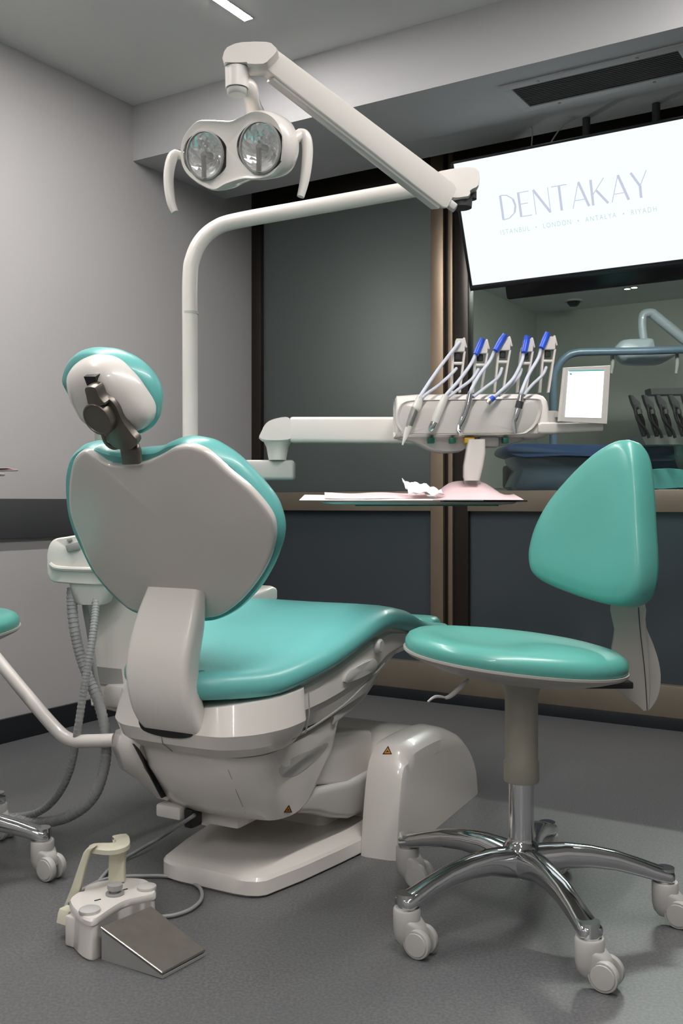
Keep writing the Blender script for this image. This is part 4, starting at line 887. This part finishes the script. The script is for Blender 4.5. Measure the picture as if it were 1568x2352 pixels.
fcx = thing('dental_chair', 'navy and teal dental chair in the room behind the glass', 'dental chair', U(1500, 1300, 6.4))
d5 = 6.3
def fpad(px, d, th, name, m_, parent, sm=3):
    MB().pad([PP(x, y, U(px[0][0], px[0][1], d), V((0, -1, 0))) for x, y in px], V((0, -1, 0)), [(.04, -th), (0, -th*.9), (0, -.02), (.04, 0), (1, 0)], sm).build(name, m_, parent, 50)
fpad([(1162, 1040), (1166, 1024), (1190, 1018), (1300, 1020), (1420, 1022), (1600, 1030), (1640, 1050), (1600, 1078), (1480, 1074), (1400, 1052), (1280, 1046), (1200, 1050)], d5, .5, 'seat_cushion', 'blueup', fcx)
fpad([(1480, 1078), (1600, 1080), (1640, 1095), (1640, 1118), (1560, 1120), (1484, 1122)], d5-.3, .4, 'side_cushion', 'vinyl', fcx, 2)
fpad([(1180, 1046), (1280, 1048), (1420, 1056), (1480, 1076), (1600, 1082), (1600, 1150), (1210, 1150), (1196, 1080)], d5+.05, .4, 'shell', 'bluearm', fcx, 2)
MB().loft([rring(V((U(1400, 1300, 6.5).x, 6.5, z)), (1, 0, 0), (0, 1, 0), w, .25, .08) for z, w in ((0, .45), (.06, .45), (.1, .3), (.8, .3))]).build('base', 'lgrey', fcx)
fu = thing('instrument_unit', 'grey instrument unit with black hoses in the room behind the glass', 'dental unit', U(1520, 1050, 6.1))
fpad([(1470, 1000), (1600, 998), (1640, 1020), (1480, 1022)], 6.1, .3, 'instrument_head', 'grey', fu, 1)
fpad([(1492, 892), (1570, 890), (1575, 905), (1494, 906)], 6.15, .12, 'top_bar', 'dark', fu, 1)
for k in range(5):
    x = 1450+k*30; hh = MB()
    hh.loft([rring(U(x+a_, y, 6.0), (1, 0, 0), (0, 1, 0), w, .02, .006, 3) for a_, y, w in ((-2, 908, .012), (8, 925, .026), (14, 945, .018), (22, 985, .010), (28, 1003, .008))])
    hh.build('hose_rest', 'dark', fu, 50)
    MB().tube([U(x+6, 930, 5.95), U(x+14, 965, 5.93), U(x+34, 990, 5.93), U(x+40, 1006, 5.93)], .010, 8).tube([U(x+12, 935, 5.98), U(x+26, 965, 5.98), U(x+30, 1000, 5.98)], .010, 8).build('hose', 'black', fu, 60)
    MB().tube([U(x+18, 940, 5.92), U(x+20, 950, 5.92)], .014, 8, 1).build('coupling', 'steel', fu)
MB().tube([U(1560, 1010, 6.2), U(1565, 1060, 6.3), U(1570, 1120, 6.4)], .04, 12).build('support', 'grey', fu)
ct = thing('counter_unit', 'low grey counter with boxes behind the lower part of the glass', 'counter', U(1250, 1300, 6.9))
xl_, xr_ = U(1130, 1100, 6.9).x, U(1470, 1100, 6.9).x
MB().box(((xl_+xr_)/2, 7.0, .45), (1, 0, 0), (0, 1, 0), UP, (xr_-xl_, .5, .9), .01).build('cabinet', 'grey', ct)
MB().box(((xl_+xr_)/2, 6.98, .925), (1, 0, 0), (0, 1, 0), UP, (xr_-xl_+.04, .56, .05), .008).build('counter_top', 'lgrey', ct)
bx1 = thing('equipment_box', 'dark equipment box on the counter behind the glass', 'box', U(1190, 1080, 6.85)-UP*.05)
MB().abox((U(1185, 1085, 6.85).x, 6.85, 1.03), (.16, .2, .16), .02).abox((U(1185, 1085, 6.85).x, 6.74, 1.03), (.10, .03, .09), .01).build('housing', 'dark', bx1)
bx2 = thing('instrument_tray', 'pale tray with small tools on the counter behind the glass', 'tray', U(1250, 1090, 6.8))
MB().abox((U(1255, 1085, 6.8).x, 6.85, .975), (.30, .25, .05), .01).build('tray', 'lgrey', bx2)
MB().tube([V((U(1240, 1085, 6.8).x, 6.8, 1.01)), V((U(1255, 1085, 6.8).x, 6.85, 1.06)), V((U(1275, 1085, 6.8).x, 6.83, 1.01))], .006, 8).build('tool', 'steel', bx2)
def far_led(px, py, z, r_, label):
    p = ZP(px, py, z)
    th = thing('ceiling_spotlight', label, 'ceiling light', p)
    MB().lathe(p, UP, [(r_, -.004), (r_*1.3, -.004), (r_*1.35, .0), (r_, .0)], 20).build('rim', 'lgrey', th)
    MB().lathe(p, UP, [(.0, -.006), (r_, -.004), (r_, -.001)], 20).build('diffuser', 'bulb', th)
    return th
far_led(1440, 663, 2.415, .022, 'small round spotlight in the ceiling behind the glass, the left of two')
far_led(1456, 660, 2.415, .022, 'small round spotlight in the ceiling behind the glass, the right of two')
cm = thing('dome_camera', 'small dark dome camera on the ceiling behind the glass', 'camera', ZP(1317, 690, 2.42))
p = ZP(1317, 690, 2.42); MB().lathe(p, UP, [(0, -.05), (.03, -.045), (.05, -.02), (.055, 0)], 20).build('dome', 'black', cm); MB().lathe(p, UP, [(.05, -.012), (.07, -.012), (.07, 0), (.05, 0)], 20).build('ring', 'lgrey', cm)
# unseen linear light added to brighten the far room
def far_strip(s, t, ln_, label):
    th = thing('led_strip_light', label, 'ceiling light', W(s, t, 2.42))
    MB().rbox(s-.02, s+.02, t-ln_/2, t+ln_/2, 2.392, 2.42, .002).build('housing', 'lgrey', th)
    MB().rbox(s-.017, s+.017, t-ln_/2+.01, t+ln_/2-.01, 2.384, 2.3915, .002).build('diffuser', FS, th)
TLM = mat('tube_lamp_glow', (.9, .9, .9), .5, emit=(1, .98, .93), estr=45)
FS = mat('far_led_diffuser', (.9, .9, .9), .5, emit=(1, 1, .96), estr=330)
far_strip(SG+1.9, 1.6, 1.2, 'linear ceiling light of the room behind the glass')
tl = thing('tube_lamp', 'lamp glowing softly behind the right part of the frosted glass pane', 'lamp', W(SG+.34, .78, 0))  # made-up lamp, added to give the frosted pane its glow
MB().lathe(W(SG+.34, .78, 0), UP, [(.0, 0), (.09, 0), (.09, .012), (.012, .02), (.010, 1.25), (.022, 1.26), (.022, 1.28), (0, 1.28)], 24).build('stand', 'dark', tl)
MB().lathe(W(SG+.34, .78, 1.28), UP, [(.0, 0), (.019, .002), (.019, .50), (.0, .502)], 24).build('tube', TLM, tl)

# ================= light, camera, output =================
cam = bpy.data.cameras.new('camera'); co_ = bpy.data.objects.new('camera', cam); COL.objects.link(co_)
co_.location = (0, 0, H); co_.rotation_euler = (PI/2, 0, 0)
cam.sensor_fit = 'VERTICAL'; cam.sensor_height = 36; cam.sensor_width = 24; cam.lens = 36*F/2352
cam.shift_y = -21/2352; cam.clip_start = .05
scene.camera = co_
wd = bpy.data.worlds.new('world'); scene.world = wd; wd.use_nodes = True
wd.node_tree.nodes['Background'].inputs[0].default_value = (.5, .5, .5, 1); wd.node_tree.nodes['Background'].inputs[1].default_value = .02
vs_ = scene.view_settings; vs_.view_transform = 'Standard'; vs_.look = 'None'; vs_.gamma = 1; vs_.use_curve_mapping = False; vs_.exposure = EXPO
scene.cycles.use_denoising = True
scene.cycles.max_bounces = 8; scene.cycles.sample_clamp_indirect = 6
scene.cycles.caustics_reflective = False
